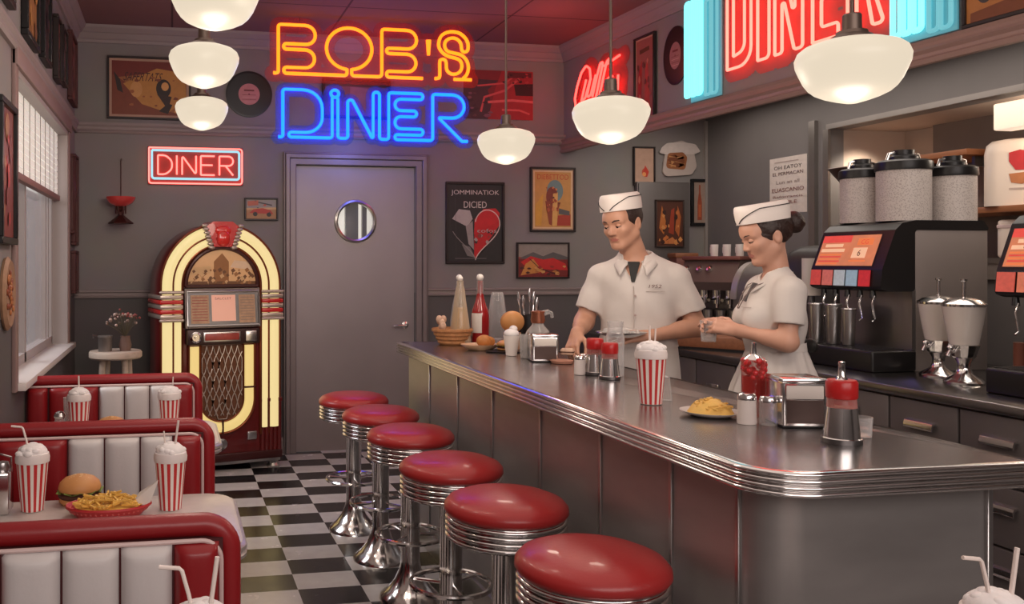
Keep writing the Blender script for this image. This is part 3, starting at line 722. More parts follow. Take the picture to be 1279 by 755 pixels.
framed('framed orange ice cream poster with a blue splash, right of the black heart poster', .40, .535, (3.096,YA,2.013), 0,
  [('p',[(-.92,-.95),(.92,-.95),(.92,.95),(-.92,.95)],(196,140,76)),('t','DIEBETTOD',(0,.78,.09,.8),(186,70,44)),('e',(.1,.3,.42,.38),(110,128,130)),('e',(-.05,.1,.3,.34),(126,52,40)),('p',[(-.4,-.05),(.4,-.1),(-.05,-.9),(-.2,-.85)],(140,64,44)),('p',[(0,.2),(.25,.25),(.2,-.9),(-.05,-.9)],(216,162,92)),('p',[(.25,-.55),(.9,-.5),(.9,-.9),(.2,-.9)],(166,60,44)),('p',[(.3,-.3),(.85,-.4),(.85,-.55),(.3,-.5)],(90,84,84)),('p',[(-.9,-.2),(-.5,.2),(-.6,-.9),(-.9,-.9)],(206,150,60))]
  +blobs(22,9,-.35,.3,-.4,.45,.09,[(150,60,44),(90,40,36),(206,130,80),(176,84,56)]), frame_b, .018, .012, bg=(216,180,140))
framed('framed landscape print of a red car in front of hills, below the ice cream poster', .462, .298, (3.01,YA,1.51), 0,
  [('p',[(-1,.2),(1,.2),(1,1),(-1,1)],(140,128,122)),('p',[(-1,.1),(-.4,.5),(0,.25),(.4,.5),(1,.2),(1,0),(-1,0)],(92,86,86)),('p',[(-1,-1),(1,-1),(1,.05),(-1,.1)],(120,40,38)),('p',[(-.9,-.1),(-.5,.25),(.0,.05),(.4,.15),(.9,-.2),(1,-.6),(-.6,-.5)],(190,40,40)),('p',[(-.9,-.9),(-.7,-.2),(-.4,.1),(0,-.7)],(196,130,66)),('l',[(-.55,.1),(-.2,-.4),(.4,-.8)],.006,(60,34,34))]
  +blobs(20,12,-.9,.9,-.9,-.3,.12,[(176,110,60),(150,44,40),(206,150,90),(80,40,38)]), frame_b, .014, bg=(176,60,50))
framed('dark unframed print behind the blue neon word', .552, .312, (1.438,YA,2.79), 0,
  [('p',[(-1,-1),(1,-1),(1,.7),(-1,.7)],(96,76,86)),('p',[(-.2,-1),(.5,-1),(.4,.6),(-.2,.7)],(120,96,106)),('p',[(-1,-.2),(-.3,-.1),(-.4,.5),(-1,.4)],(60,50,70)),('p',[(.4,0),(.9,.1),(.9,.5),(.4,.4)],(70,56,80))], frame_b, .02, bg=(56,50,54))
framed('unframed red and black print of a car front, behind the counter lamp', .60, .40, (2.623,YA,2.862), 0,
  [('p',[(-1,-1),(-.1,-1),(-.3,.2),(.0,.6),(-1,.65)],(66,46,52)),('p',[(-.3,-1),(1,-1),(1,1),(.1,1),(-.1,.2)],(150,44,48)),('p',[(.5,.0),(1,.0),(1,.5),(.45,.45)],(44,26,28)),('l',[(-.5,-.7),(-.4,-.1),(.2,.2),(.6,.7)],.018,(196,84,84)),('l',[(-.3,-.3),(.4,-.2),(1,-.25)],.02,(206,100,98)),('l',[(.1,-.6),(.6,-.6),(.9,-.75)],.016,(200,90,88)),('l',[(-.6,.35),(.2,.5),(.5,.85)],.014,(190,80,80)),('p',[(.2,.7),(.95,.75),(.95,.95),(.3,.95)],(90,36,38))]
  +blobs(16,20,.1,.9,.4,.95,.08,[(60,30,32),(170,60,62)])+blobs(14,22,-.9,-.2,-.9,.3,.1,[(90,60,64),(50,36,44),(120,80,90)]), frame_b, 0, bg=(120,40,44), depth=.014)
framed('small framed food print with a red flame shape, by the back corner above the man', .20, .33, (3.915,YA,2.305), 0,
  [('p',[(-1,-1),(1,-1),(1,1),(-1,1)],(186,150,130)),('e',(.1,-.35,.35,.25),(190,86,60)),('p',[(-.2,-.5),(.1,.05),(.5,-.3),(.3,-.6)],(196,60,44)),('e',(0,-.45,.2,.12),(226,150,90))], frame_b, .014, bg=(186,150,130))
# round-cornered food plaque
t = thing('wall_plaque', 'white rounded plaque with a plate of brown food, right of the flame print', 'plaque', (4.23,YA,2.37))
q = MB(); q.M = ART.copy(); pl = fillet([(-.155,-.15),(.12,-.13),(.17,-.06),(.13,.12),(.03,.16),(-.09,.13),(-.13,.02)], .05, True)
q.prism(pl, .0, .02); q.build('board', mat('plaque_white', S(186,170,162), .5, noise=.12, scale=12), t)
ms = [flat(150,92,56), flat(120,66,40), flat(196,140,90), flat(210,196,190)]
q = MB(); q.M = ART.copy(); q.poly(fillet([(-.12,-.08),(.06,-.09),(.08,.02),(.04,.06),(-.1,.05)], .03, True), .0206, 0); q.poly([(x*1.2+.0,y*.35+.09) for x,y in pl], .0204, 3)
for i in range(26): q.poly([(rnd.uniform(-.1,.06)+.012*math.cos(k), rnd.uniform(-.07,.03)+.01*math.sin(k)) for k in (0,1.6,3.2,4.8)], .021+i*.0001, rnd.choice((1,2)))
q.build('print', ms, t, smooth=False)
t = thing('wall_cabinet', 'flat grey wall cabinet on the back wall behind the man', 'cabinet', (4.07,YB-.002,1.2))
q = MB(); q.box(-.24,.24,-.05,0,0,.97,.004); q.build('carcass', cab_mat, t)
q = MB(); q.box(-.23,.23,-.062,-.052,.01,.96,.003); q.build('door', mat('cabinet_door_grey', S(106,100,98), .45, .3), t)
framed('rounded brown print with hanging orange shapes on the grey wall cabinet', .262, .40, (4.112,YB-.066,1.82), 0,
  [('p',[(-1,-1),(1,-1),(1,1),(-1,1)],(84,48,36)),('p',[(-.8,-.2),(-.6,.8),(-.3,.1),(-.45,-.5)],(186,110,56)),('p',[(-.1,-.4),(.1,.6),(.35,.7),(.3,-.5)],(150,60,40)),('p',[(.4,-.3),(.6,.8),(.85,.3),(.7,-.6)],(176,96,50)),('p',[(-.7,-.9),(.2,-.6),(.7,-.9)],(196,120,70))]+blobs(20,31,-.8,.8,-.9,.5,.16,[(110,50,36),(190,110,60),(60,36,30),(206,140,80)]), mat('plaque_rim', S(60,46,40), .4), .012, bg=(84,48,36))
framed('narrow black framed picture of a bottle by the white corner strip', .165, .40, (4.43,YA,2.005), 0,
  [('p',[(-1,-1),(1,-1),(1,1),(-1,1)],(150,128,116)),('p',[(-.35,-.85),(.35,-.85),(.35,.0),(.12,.5),(.12,.85),(-.12,.85),(-.12,.5),(-.35,.0)],(150,72,48)),('p',[(-.2,-.7),(.2,-.7),(.2,-.1),(-.2,-.1)],(186,96,60))], black, .026, bg=(150,128,116))
# flyer on the right wall
framed('white paper notice with black and red printed lines, taped on the wall behind the woman', .40, .42, (XR-.0005,5.83,2.07), -PI/2,
  [('t','OH EATOY',(0,.64,.065,.75),(40,32,32)),('t','EL PERMACAN',(0,.42,.06,.82),(80,44,42)),('t','Lun an all',(0,.12,.06,.62),(130,110,106)),('t','EUASCANIO',(0,-.16,.07,.86),(110,52,48)),('t','Raforrancis',(0,-.4,.045,.8),(120,70,66)),('t','SMLE',(.1,-.6,.06,.4),(120,56,52)),('p',[(-.3,-.62),(-.1,-.62),(-.1,-.9),(-.3,-.9)],(80,50,48)),('e',(-.65,-.75,.2,.18),(190,176,168)),('l',[(-.7,.84),(.6,.84)],.004,(150,130,126))], None, 0, name='notice', cat='notice', bg=(206,194,186), depth=.002)

# vinyl records
def record(label, loc, rz, r, lab_c, sx=1):
    t = thing('vinyl_record', label, 'record', loc, rz, 'vinyl records on the walls'); t.scale = (sx,1,1)
    q = MB(); q.M = ART.copy(); q.lathe([(0,0),(r,0),(r,.006)]+[(r-.01-i*(r*.5)/14, .006+(.0012 if i % 2 else 0)) for i in range(15)]+[(r*.4,.006),(0,.006)], 56); q.build('disc', mat('record_black', S(26,22,24), .32), t)
    ms = [flat(*lab_c), flat(110,44,44), flat(200,150,140)]
    q = MB(); q.M = ART.copy(); q.poly([(r*.46*math.cos(2*PI*i/32), r*.46*math.sin(2*PI*i/32)) for i in range(32)], .0075, 0)
    q.box(-r*.22, r*.22, r*.13, r*.2, .008, .0082, mi=1)
    for k in range(4): q.box(-r*.3, r*.3, -r*(.02+.1*k)-.003, -r*(.02+.1*k), .008, .0082, mi=2 if k % 2 else 1)
    q.poly([(r*.035*math.cos(2*PI*i/12), r*.035*math.sin(2*PI*i/12)) for i in range(12)], .0085, 1)
    q.build('centre_label', ms, t, smooth=False)
    return t
record('black vinyl record with a pink centre label on the back wall', (.588,YA,2.80), 0, .18, (186,120,116))
p = FA+fd*1.52+fn*.003
record('black vinyl record on the header wall between the narrow poster and cyan bar', (p.x,p.y,2.866), FROT, .195, (150,104,100), .68)
p = FA+fd*1.18+fn*.003
framed('narrow dark framed red poster on the header wall beside the record', .25, .60, (p.x,p.y,2.785), FROT,
  [('p',[(-1,-1),(1,-1),(1,1),(-1,1)],(142,86,76)),('l',[(-.6,.7),(.6,.74)],.03,(90,56,36)),('p',[(-.8,.1),(-.3,.5),(-.4,-.8),(-.8,-.7)],(156,50,46)),('p',[(.1,.2),(.4,.5),(.7,-.8),(.0,-.9)],(170,70,60))]+blobs(16,40,-.8,.8,-.9,.5,.14,[(110,60,54),(170,80,70),(190,120,100)]), frame_b, .016, .014, bg=(142,86,76))
p = FA+fd*3.80+fn*.003
framed('framed amber poster on the header wall at the right edge above the lamp', .46, .62, (p.x,p.y,2.82), FROT,
  [('p',[(-1,-1),(1,-1),(1,1),(-1,1)],(176,112,58)),('e',(-.6,-.45,.22,.3),(66,58,58)),('p',[(-.5,.9),(-.1,.8),(.2,-.6),(0,-.7)],(206,170,130)),('p',[(.1,.6),(.6,.5),(.3,-.2),(.0,-.1)],(150,70,40)),('p',[(-.9,-1),(.9,-1),(.9,-.7),(-.9,-.85)],(120,66,38))]+blobs(12,44,-.8,.9,-.7,.9,.14,[(196,130,70),(150,84,46),(60,50,50)]), frame_b, .018, bg=(176,112,58))

# pictures on the left wall (facing into the room)
LW = PI/2; XA = XL+.002
def lpic(label, y0, y1, z0, z1, cols, fm=frame_b, fw=.02, seed=0):
    framed(label, y1-y0, z1-z0, (XA,(y0+y1)/2,(z0+z1)/2), LW, blobs(14, 60+seed, -.85,.85,-.85,.85,.35,cols), fm, fw, bg=cols[0], depth=.035)
lpic('dark framed red poster on the left wall just before the window', 3.80, 4.17, 1.575, 2.19, [(120,52,44),(170,50,44),(190,70,60),(150,96,60)], black, .03, 1)
lpic('small framed print high on the left wall at the upper left corner of the photo', 3.55, 4.12, 2.62, 3.05, [(120,60,50),(150,84,60),(90,44,40)], frame_b, .03, 2)
lpic('tall dark framed amber poster above the near end of the window', 4.45, 4.86, 2.60, 3.13, [(150,100,56),(170,116,60),(120,76,44)], black, .03, 3)
lpic('black framed poster second along above the window', 5.02, 5.32, 2.62, 3.13, [(60,44,42),(80,50,46),(40,32,32)], black, .03, 4)
lpic('narrow framed print third along above the window', 5.60, 5.80, 2.62, 3.02, [(130,76,66),(110,56,50),(90,50,46)], frame_b, .02, 5)
lpic('grey framed print fourth along above the window', 5.88, 6.12, 2.66, 3.03, [(110,88,84),(90,70,68),(126,90,80)], frame_b, .02, 6)
lpic('red brown framed print last along above the window near the corner', 6.36, 6.72, 2.63, 3.12, [(126,78,70),(110,60,54),(96,50,46)], frame_r, .025, 7)
lpic('red brown framed picture right of the window, nearest of three', 6.43, 6.53, 1.70, 2.26, [(140,66,58),(120,50,46)], frame_r, .02, 8)
lpic('red brown framed picture right of the window, in the corner', 6.58, 6.80, 1.62, 2.28, [(120,62,56),(100,48,46)], frame_r, .022, 9)
lpic('small dark framed picture low in the corner right of the window', 6.58, 6.80, 1.27, 1.58, [(100,70,66),(84,54,50)], frame_r, .02, 10)
t = thing('wall_plaque', 'oval tan plaque with speckled food on the left wall under the red poster', 'plaque', (XA, 4.04, 1.36), LW)
q = MB(); q.M = ART @ Matrix.Diagonal((1,1.25,1,1)); q.lathe([(0,0),(.125,0),(.13,.012),(.115,.026),(.1,.02),(0,.018)], 36); q.build('board', mat('tan_plaque', S(150,116,90), .6, noise=.35, scale=30), t)
q = MB()
for i in range(28): q.sph(rnd.uniform(-.07,.07), -.022, rnd.uniform(-.09,.09), .016, .006, .014, 8, i % 2)
q.build('topping', [flat(166,104,58), flat(130,66,40)], t)

# hanging red oil lamp
t = thing('hanging_oil_lamp', 'red glass bowl oil lamp on dark stand hanging left of the boxed sign', 'lamp', (-.375, YB-.13, 1.93))
MB().lathe([(0,-.02),(.04,-.018),(.085,.005),(.105,.035),(.108,.05),(.1,.052),(.075,.03),(0,.02)], 32).build('bowl', mat('red_glass', S(170,56,54), .2, noise=.15, coat=.4, emit=S(170,50,46), es=.12), t)
MB().lathe([(0,-.15),(.09,-.15),(.092,-.142),(.045,-.105),(.022,-.085),(.016,-.06),(.03,-.045),(.016,-.02),(0,-.02)], 6).build('stand', mat('dark_bronze', S(74,40,36), .4, .6), t, ang=20)
q = MB(); q.tube([(0,0,.04),(0,0,.32),(0,.05,.34),(0,.125,.34)], .004, 8); q.build('hanging_rod', mat('dark_bronze', (0,0,0)), t)
q = MB()
for a in range(6): q.cyl(.035*math.cos(a*PI/3), .035*math.sin(a*PI/3), -.075, -.018, .006, n=8)
q.build('drop', mat('dark_bronze', (0,0,0)), t)
# ================================================================== BOOTHS AND TABLES
def pad(x0, x1, z0, z1, y, d, nx=14, nz=44, top_round=.03):
    vs=[]; fs=[]
    for j in range(nz+1):
        v = -1+2*j/nz; z = z0+(z1-z0)*j/nz
        for i in range(nx+1):
            u = -1+2*i/nx
            b = (max(0, 1-abs(u)**3.2))**.5*(max(0, 1-abs(v)**26))**.5
            vs.append((x0+(x1-x0)*i/nx, y-d*b, z))
    for j in range(nz):
        for i in range(nx): a = j*(nx+1)+i; fs.append((a, a+1, a+nx+2, a+nx+1))
    return MB().add(vs, fs)
def booth():
    t = thing('diner_booth', 'x', 'booth seat')
    H, X = .925, .43
    prof = fillet([(-X,.02),(-X,H-.03,.0),(X-.01,H-.03,.055),(X-.01,.02)], .0, seg=10)
    q = MB(); q.M = ART.copy(); q.prism(prof, -.055, -.0); q.build('back_shell', red_booth, t)
    # padded roll along the top and the aisle side
    path = [(x,0,z) for x, z in fillet([(-X,H-.027),(X-.014,H-.027,.06),(X-.014,.05)], .0, seg=10)]
    MB().tube([(x,.008,z) for x,_,z in path], .027, 14).build('top_roll', red_booth, t)
    ip = fillet([(-X,H-.052),(X-.034,H-.052,.045),(X-.034,.40)], 0, seg=8)
    MB().tube([(x,-.032,z) for x,z in ip], .0055, 8).build('piping', white_pipe, t)
    q = MB(); q.box(-X, X-.03, -.028, .005, .3, H-.05); q.build('back_board', mat('booth_seam', S(70,22,24), .7), t)
    edges = [(-.425,-.325,0),(-.32,-.205,0),(-.20,-.08,0),(-.077,.047,1),(.05,.172,1),(.175,.288,1),(.291,.392,0)]
    for a, b, w_ in edges:
        o = pad(a+.001, b-.001, .42, H-.056, -.028, .036).build('back_cushion', white_vinyl if w_ else red_booth, t, ang=80)
        o['label'] = 'white vinyl back channel' if w_ else 'red vinyl back channel'
    q = MB(); q.box(-X, X-.01, -.46, -.03, .33, .46, .04, 4); q.build('seat_cushion', red_booth, t)
    q = MB(); q.box(-X, X-.02, -.44, .0, .0, .33, .01); q.build('base', black_r, t)
    return t
b0 = booth()
for i, (y, lab) in enumerate([(2.03, 'nearest red booth bench with white channelled back, at the lower left corner'), (3.28, 'middle red booth bench with white channels, behind the burger table'), (4.62, 'farthest red booth bench with white channels, in front of the jukebox')]):
    o = b0 if i == 0 else dup(b0, (0,0,0)); o.location = (-.287, y, 0); o['label'] = lab; o['group'] = 'red and white booth benches'
def table(label, x0, x1, y0, y1, grp='booth tables'):
    t = thing('diner_table', label, 'table', ((x0+x1)/2, (y0+y1)/2, 0), 0, grp)
    a, b = (x1-x0)/2, (y1-y0)/2
    q = MB()
    rings = [[(x,y,z) for x,y in rrect(-a-e, a+e, -b-e, b+e, .09)] for z, e in ((.70,-.01),(.74,0-.004),(.743,-.008))]
    q.loft(rings); q.build('table_top', mat('table_laminate', S(202,192,186), .28, noise=.14, scale=26), t)
    q = MB(); q.loft([[(x,y,z) for x,y in rrect(-a-e, a+e, -b-e, b+e, .09)] for z, e in ((.698,0),(.703,.006),(.712,.007),(.718,.002),(.724,.007),(.733,.006),(.737,0))]); q.build('edge_band', mat('marbled_edge', S(170,160,156), .3, .3, noise=.4, scale=30), t)
    q = MB(); q.lathe([(0,0),(.2,0),(.2,.015),(.05,.05),(.04,.1),(.04,.66),(.12,.7),(0,.7)], 28); q.build('pedestal', chrome_d, t)
    return t
table('cream laminate booth table with a burger, fries and two milkshakes on it', -.70, .195, 2.33, 2.91)
table('cream laminate booth table mostly hidden behind the middle booth bench', -.70, .20, 3.66, 4.26)
table('cream laminate table at the bottom edge of the photo under the nearest left milkshake', -.70, .215, 1.02, 1.56)
table('small cream table at the lower right corner under the right hand milkshake', 1.02, 1.62, .90, 1.42, 'booth tables')

def milkshake(straws, loc, label, s=1.0, rz=0):
    t = thing('milkshake', label, 'drink', loc, rz, 'striped cup milkshakes'); t.scale = (s,s,s)
    n = 56; H, r0, r1 = .152, .0335, .047
    vs=[]; fs=[]; ms=[]
    for z, r in ((0,r0-.003),(.002,r0),(H,r1),(H,r1-.002)):
        for i in range(n): a = 2*PI*i/n; vs.append((r*math.cos(a), r*math.sin(a), z))
    for j in range(3):
        for i in range(n): fs.append((j*n+i, j*n+(i+1)%n, (j+1)*n+(i+1)%n, (j+1)*n+i)); ms.append(1 if (i//2) % 2 == 0 and j == 1 else 0)
    fs.append(tuple(range(n))); ms.append(0)
    q = MB(); q.v = vs; q.f = fs; q.m = ms; q.build('cup', [cup_white, cup_red], t)
    q = MB(); q.lathe([(r1-.004,H-.006),(r1+.003,H-.004),(r1+.004,H+.010),(r1+.001,H+.022),(r1-.006,H+.026)], 40); q.build('cup_rim', mat('foam_rim', S(226,216,212), .4, noise=.08, scale=30), t)
    r = random.Random(int(abs(loc[0]*971+loc[1]*373)))
    q = MB(); q.sph(0,0,H+.022,.045,.045,.030,20)
    for k in range(20):
        a = r.uniform(0,2*PI); d_ = .038*math.sqrt(r.random()); hgt = .026*(1-(d_/.043)**2)
        q.sph(d_*math.cos(a), d_*math.sin(a), H+.019+hgt, r.uniform(.011,.017), None, .010, 12)
    q.build('whipped_cream', cream_m, t, ang=70)
    for kind in straws:
        q = MB()
        if kind == 'bent_left': q.tube([(-.005,0,H),(-.018,0,H+.062),(-.028,0,H+.098),(-.032,0,H+.102),(-.062,0,H+.106)], .0032, 8)
        elif kind == 'right': q.tube([(.008,-.01,H),(.024,-.012,H+.12)], .0036, 8)
        elif kind == 'short': q.tube([(-.012,.008,H),(-.02,.008,H+.085)], .0026, 8)
        elif kind == 'up': q.tube([(0,.005,H),(-.002,.006,H+.1)], .0036, 8)
        elif kind == 'up_right': q.tube([(.012,0,H),(.016,0,H+.09)], .0026, 8)
        q.build('straw', straw_m, t)
    return t
TZ = .743
milkshake(['bent_left'], (-.418,2.80,TZ), 'striped milkshake with one bent straw, left end of the burger table')
milkshake(['right','short'], (-.005,2.74,TZ), 'striped milkshake with two straws, right of the fries basket on the burger table')
milkshake(['up'], (-.40,3.98,TZ), 'striped milkshake with one straight straw, left one on the far booth table', 1.02)
milkshake(['up_right'], (-.012,3.96,TZ), 'striped milkshake at the right end of the far booth table, before the jukebox', 1.02)
milkshake(['bent_left','right'], (.045,1.42,TZ), 'milkshake top with bent and straight straws before the nearest booth', 1.06)
milkshake(['bent_left','right'], (1.335,1.23,TZ), 'milkshake top with two straws at the lower right corner', 1.06)

def burger(loc, label, s=1, rz=0, tall=1, grp='burgers and sandwiches'):
    t = thing('burger', label, 'burger', loc, rz, grp); t.scale = (s,s,s*tall)
    q = MB(); q.lathe([(0,.0),(.05,0),(.057,.008),(.055,.018),(0,.02)], 28); q.build('bottom_bun', bun_m, t)
    q = MB(); q.lathe([(0,.018),(.055,.018),(.06,.024),(.06,.03),(.054,.035),(0,.035)], 24); q.build('patty', patty_m, t)
    vs = [(0,0,.037)]+[((.064+.005*math.sin(i*2.3))*math.cos(2*PI*i/30), (.064+.005*math.sin(i*2.3))*math.sin(2*PI*i/30), .037+.004*math.sin(i*1.7)) for i in range(30)]
    q = MB(); q.add(vs, [(0,1+i,1+(i+1)%30) for i in range(30)]); q.build('lettuce', lettuce_m, t)
    q = MB(); q.lathe([(0,.038),(.057,.038),(.06,.046),(.055,.06),(.042,.072),(.022,.079),(0,.081)], 32); q.build('top_bun', bun_m, t, ang=60)
    q = MB(); r = random.Random(4)
    for _ in range(30):
        a = r.uniform(0,2*PI); d_ = .04*math.sqrt(r.random()); q.sph(d_*math.cos(a), d_*math.sin(a), .081-.5*(d_/.06)**2*.045, .0025, .002, .0012, 6)
    q.build('sesame_seed', mat('sesame', S(232,206,160), .5), t)['kind'] = 'stuff'
    return t
def fries_pile(n, rx, ry, z0, seed, ln=.05, th=.004):
    q = MB(); r = random.Random(seed)
    for _ in range(n):
        a = r.uniform(0,2*PI); d_ = math.sqrt(r.random()); x, y = rx*d_*math.cos(a), ry*d_*math.sin(a); z = z0+.022*(1-d_*d_)*r.uniform(.3,1.2)
        b = r.uniform(0,PI); e = r.uniform(-.35,.35); L_ = ln*r.uniform(.6,1); dx, dy, dz = L_/2*math.cos(b), L_/2*math.sin(b)*.7, L_/2*math.sin(e)
        q.tube([(x-dx,y-dy,z-dz),(x+dx,y+dy,z+dz)], th, 4)
    return q
burger((-.285,2.86,TZ), 'burger with a domed bun behind the fries basket on the near booth table', 1.1)
t = thing('fries_basket', 'red oval basket of fries with a white paper corner on the burger table', 'basket', (-.185,2.70,TZ), 0)
q = MB(); q.lathe([(0,.003),(.075,.003),(.085,.0),(.118,.036),(.124,.038),(.126,.032),(.09,-.0),(0,0)], 40, ey=.66); q.build('basket', mat('basket_red', S(182,48,50), .45), t)
q = MB()
for i in range(44):
    a = 2*PI*i/44; q.sph(.112*math.cos(a), .112*.66*math.sin(a), .026, .0045, .0045, .008, 6)
q.build('weave', mat('basket_red_light', S(206,96,92), .5), t)
q = MB(); q.lathe([(0,.006),(.07,.006),(.1,.034),(.0,.03)], 24, ey=.66); q.build('food_bed', fry_m, t)
q = fries_pile(80, .095, .058, .04, 3); o = q.build('fries', fry_m, t); o['kind'] = 'stuff'
q = MB(); q.add([(.06,.0,.03),(.118,-.02,.03),(.145,.0,.10),(.09,.03,.06),(.12,.04,.035)], [(0,1,2,3),(3,2,4)]); q.build('paper_liner', paper, t, smooth=False)
t = thing('food_plate', 'plate with a flat burger and chips on the far booth table', 'plate of food', (-.235,3.86,TZ), 0)
MB().lathe([(0,0),(.07,0),(.115,.014),(.117,.018),(.07,.006),(0,.005)], 36).build('plate', white_c, t)
fries_pile(40, .09, .06, .02, 8).build('chips', fry_m, t)['kind'] = 'stuff'
burger((-.255,3.86,TZ+.016), 'flat burger on the plate of the far booth table', 1.05, 0, .95)
t = thing('condiment_caddy', 'metal condiment caddy at the left edge on the burger table', 'caddy', (-.530,2.80,TZ))
q = MB(); q.box(-.05,.05,-.045,.045,0,.125,.006); q.build('body', chrome, t)
q = MB()
for sx in (-.025,.025): q.lathe([(0,.125),(.02,.125),(.022,.135),(.018,.15),(0,.155)], 20, c=(sx,0))
q.build('jar_lid', chrome_d, t)
q = MB(); q.tube([(-.05,0,.12),(-.05,0,.165),(0,0,.18),(.05,0,.165),(.05,0,.12)], .003, 8); q.build('handle', chrome, t)
t = thing('shaker', 'small glass salt shaker with chrome top on the far booth table by the wall', 'shaker', (-.48,3.98,TZ))
MB().lathe([(0,0),(.026,0),(.03,.01),(.025,.06),(.02,.075),(0,.075)], 20).build('jar', glass('frosted_glass', (0,0,0)), t)
MB().lathe([(0,.075),(.022,.075),(.027,.085),(.02,.1),(.008,.106),(0,.107)], 20).build('cap', chrome, t)
t = thing('water_glass', 'clear glass behind the left milkshake on the far booth table', 'glass', (-.445,4.08,TZ))
MB().lathe([(0,0),(.028,0),(.033,.15),(.031,.15),(.026,.006),(0,.006)], 24).build('tumbler', clear2, t)

# ================================================================== STOOLS
def stool():
    t = thing('bar_stool', 'x', 'stool')
    r = .192
    MB().lathe([(0,.70),(r-.004,.70),(r+.004,.712),(r+.002,.728),(r-.012,.744),(r-.045,.757),(r-.1,.764),(0,.768)], 56).build('seat_cushion', red_vinyl, t, ang=70)
    P = [(0,.615),(r-.03,.615),(r-.012,.62)]
    for k in range(4):
        z = .624+k*.0185
        P += [(r-.008,z),(r-.001,z+.003),(r+.001,z+.008),(r-.001,z+.0125),(r-.008,z+.0155)]
    P += [(r-.006,.700),(r-.012,.705),(0,.705)]
    MB().lathe(P, 56).build('ribbed_band', chrome, t, ang=50)
    MB().lathe([(0,.618),(.06,.618),(.055,.60),(.044,.585),(.042,.17),(.05,.13),(.07,.085),(.1,.045),(.135,.018),(.14,.0),(0,0)], 36).build('column', chrome, t, ang=50)
    MB().torus(0, 0, .285, .15, .010).build('foot_ring', chrome, t)
    for a in (0.5, .5+2*PI/3, .5+4*PI/3):
        q = MB(); q.tube([(.04*math.cos(a),.04*math.sin(a),.285),(.15*math.cos(a),.15*math.sin(a),.285)], .007, 8); q.build('ring_spoke', chrome, t)
    return t
s0 = stool()
ords = ['farthest red stool, at the far end of the counter before the door', 'second red stool from the far end of the counter', 'third red stool from the far end of the counter', 'fourth red stool from the far end, third nearest the camera', 'second nearest red stool, with a full seat and ribbed band in view', 'nearest and largest red stool, cut by the bottom edge']
for i, (x, y) in enumerate([(1.0,4.83),(1.035,4.33),(1.045,3.80),(1.035,3.19),(1.045,2.66),(1.06,2.105)]):
    o = s0 if i == 0 else dup(s0, (0,0,0)); o.location = (x,y,0); o.rotation_euler = (0,0,i*.7); o['label'] = ords[i]; o['group'] = 'red chrome counter stools'

# ================================================================== COUNTER
CX0, CX1, CY0, CY1, CZ = 1.235, 1.92, 1.66, 4.80, 1.05
def outline(e): return fillet([(CX0-e,CY1+e,.03),(CX0-e,CY0-e,.13+e),(CX1+e,CY0-e,.02+e),(CX1+e,CY1+e,.03)], .03, True, 10)
t = thing('countertop', 'long brushed steel counter top with a ribbed chrome edge', 'countertop', (0,0,0))
q = MB(); q.loft([[(x,y,z) for x,y in outline(e)] for z, e in ((CZ-.06,-.02),(CZ-.003,-.012),(CZ,-.016))]); q.build('top_sheet', steel_top, t)
rings = []
for k in range(4):
    z = CZ-.058+k*.0145
    rings += [(z,-.006),(z+.002,0),(z+.0055,.003),(z+.009,.003),(z+.0125,0)]
rings.append((CZ-.0005,-.006)); rings.append((CZ,-.016))
q = MB(); q.loft([[(x,y,z) for x,y in outline(e)] for z, e in rings], cap=False); q.build('ribbed_edge', chrome, t, ang=60)
t = thing('counter_base', 'steel panelled counter front below the ribbed counter top', 'counter', (0,0,0))
BX0, BX1, BY0, BY1 = 1.30, 1.885, 1.755, 4.76
bo = lambda e: fillet([(BX0-e,BY1,.0),(BX0-e,BY0-e,.10+e),(BX1+e,BY0-e,.02),(BX1+e,BY1,.0)], 0, True, 10)
q = MB(); q.loft([[(x,y,z) for x,y in bo(0)] for z in (.11,.985)]); q.build('panel_shell', steel_panel, t)
for y in (4.35,3.90,3.45,2.97,2.52,2.13,1.85):
    q = MB(); q.box(BX0-.007, BX0+.002, y-.007, y+.007, .11, .985, .002, 1); q.build('seam_strip', chrome_d, t)
q = MB(); q.box(BX1-.012, BX1+.004, BY0-.007, BY0+.004, .11, .985, .002, 1); q.build('corner_strip', chrome_d, t)
q = MB(); q.loft([[(x,y,z) for x,y in bo(e)] for z, e in ((0,.0),(.09,.0),(.1,.012),(.115,.012),(.12,.0))]); q.build('kick_plate', chrome_d, t)

# ---- things on the counter
def salt(loc, label, glassy=False, s=1):
    t = thing('salt_shaker', label, 'shaker', loc, 0, 'small shakers on the counter'); t.scale = (s,s,s)
    MB().lathe([(0,0),(.022,0),(.023,.004),(.021,.06),(0,.06)], 24).build('jar', clear2 if glassy else mat('salt_white', S(222,212,206), .35), t)
    MB().lathe([(0,.06),(.0225,.06),(.0225,.068),(.018,.076),(0,.079)], 24).build('cap', chrome, t)
def napkin_box(loc, rz, label, tall=.13):
    t = thing('napkin_dispenser', label, 'napkin dispenser', loc, rz, 'napkin dispensers on the counter')
    w_, d_ = .058, .055
    MB().box(-w_, w_, -d_, d_, 0, tall, .006, 3).build('case', chrome, t)
    q = MB(); q.box(-w_+.009, w_-.009, -d_-.0015, -d_+.002, .012, tall*.58); q.build('front_plate', mat('dull_plate', S(92,76,72), .35, .7), t)
    q = MB(); q.box(-w_+.009, w_-.009, -d_-.002, -d_+.002, tall*.6, tall*.88, .003); q.build('napkin', paper, t)
    MB().box(-w_-.002, w_+.002, -d_-.002, d_+.002, tall-.012, tall+.004, .005, 2).build('lid', chrome, t)
    MB().box(-w_-.001, w_+.001, -d_-.001, d_+.001, 0, .006, .002).build('foot', black, t)
    return t
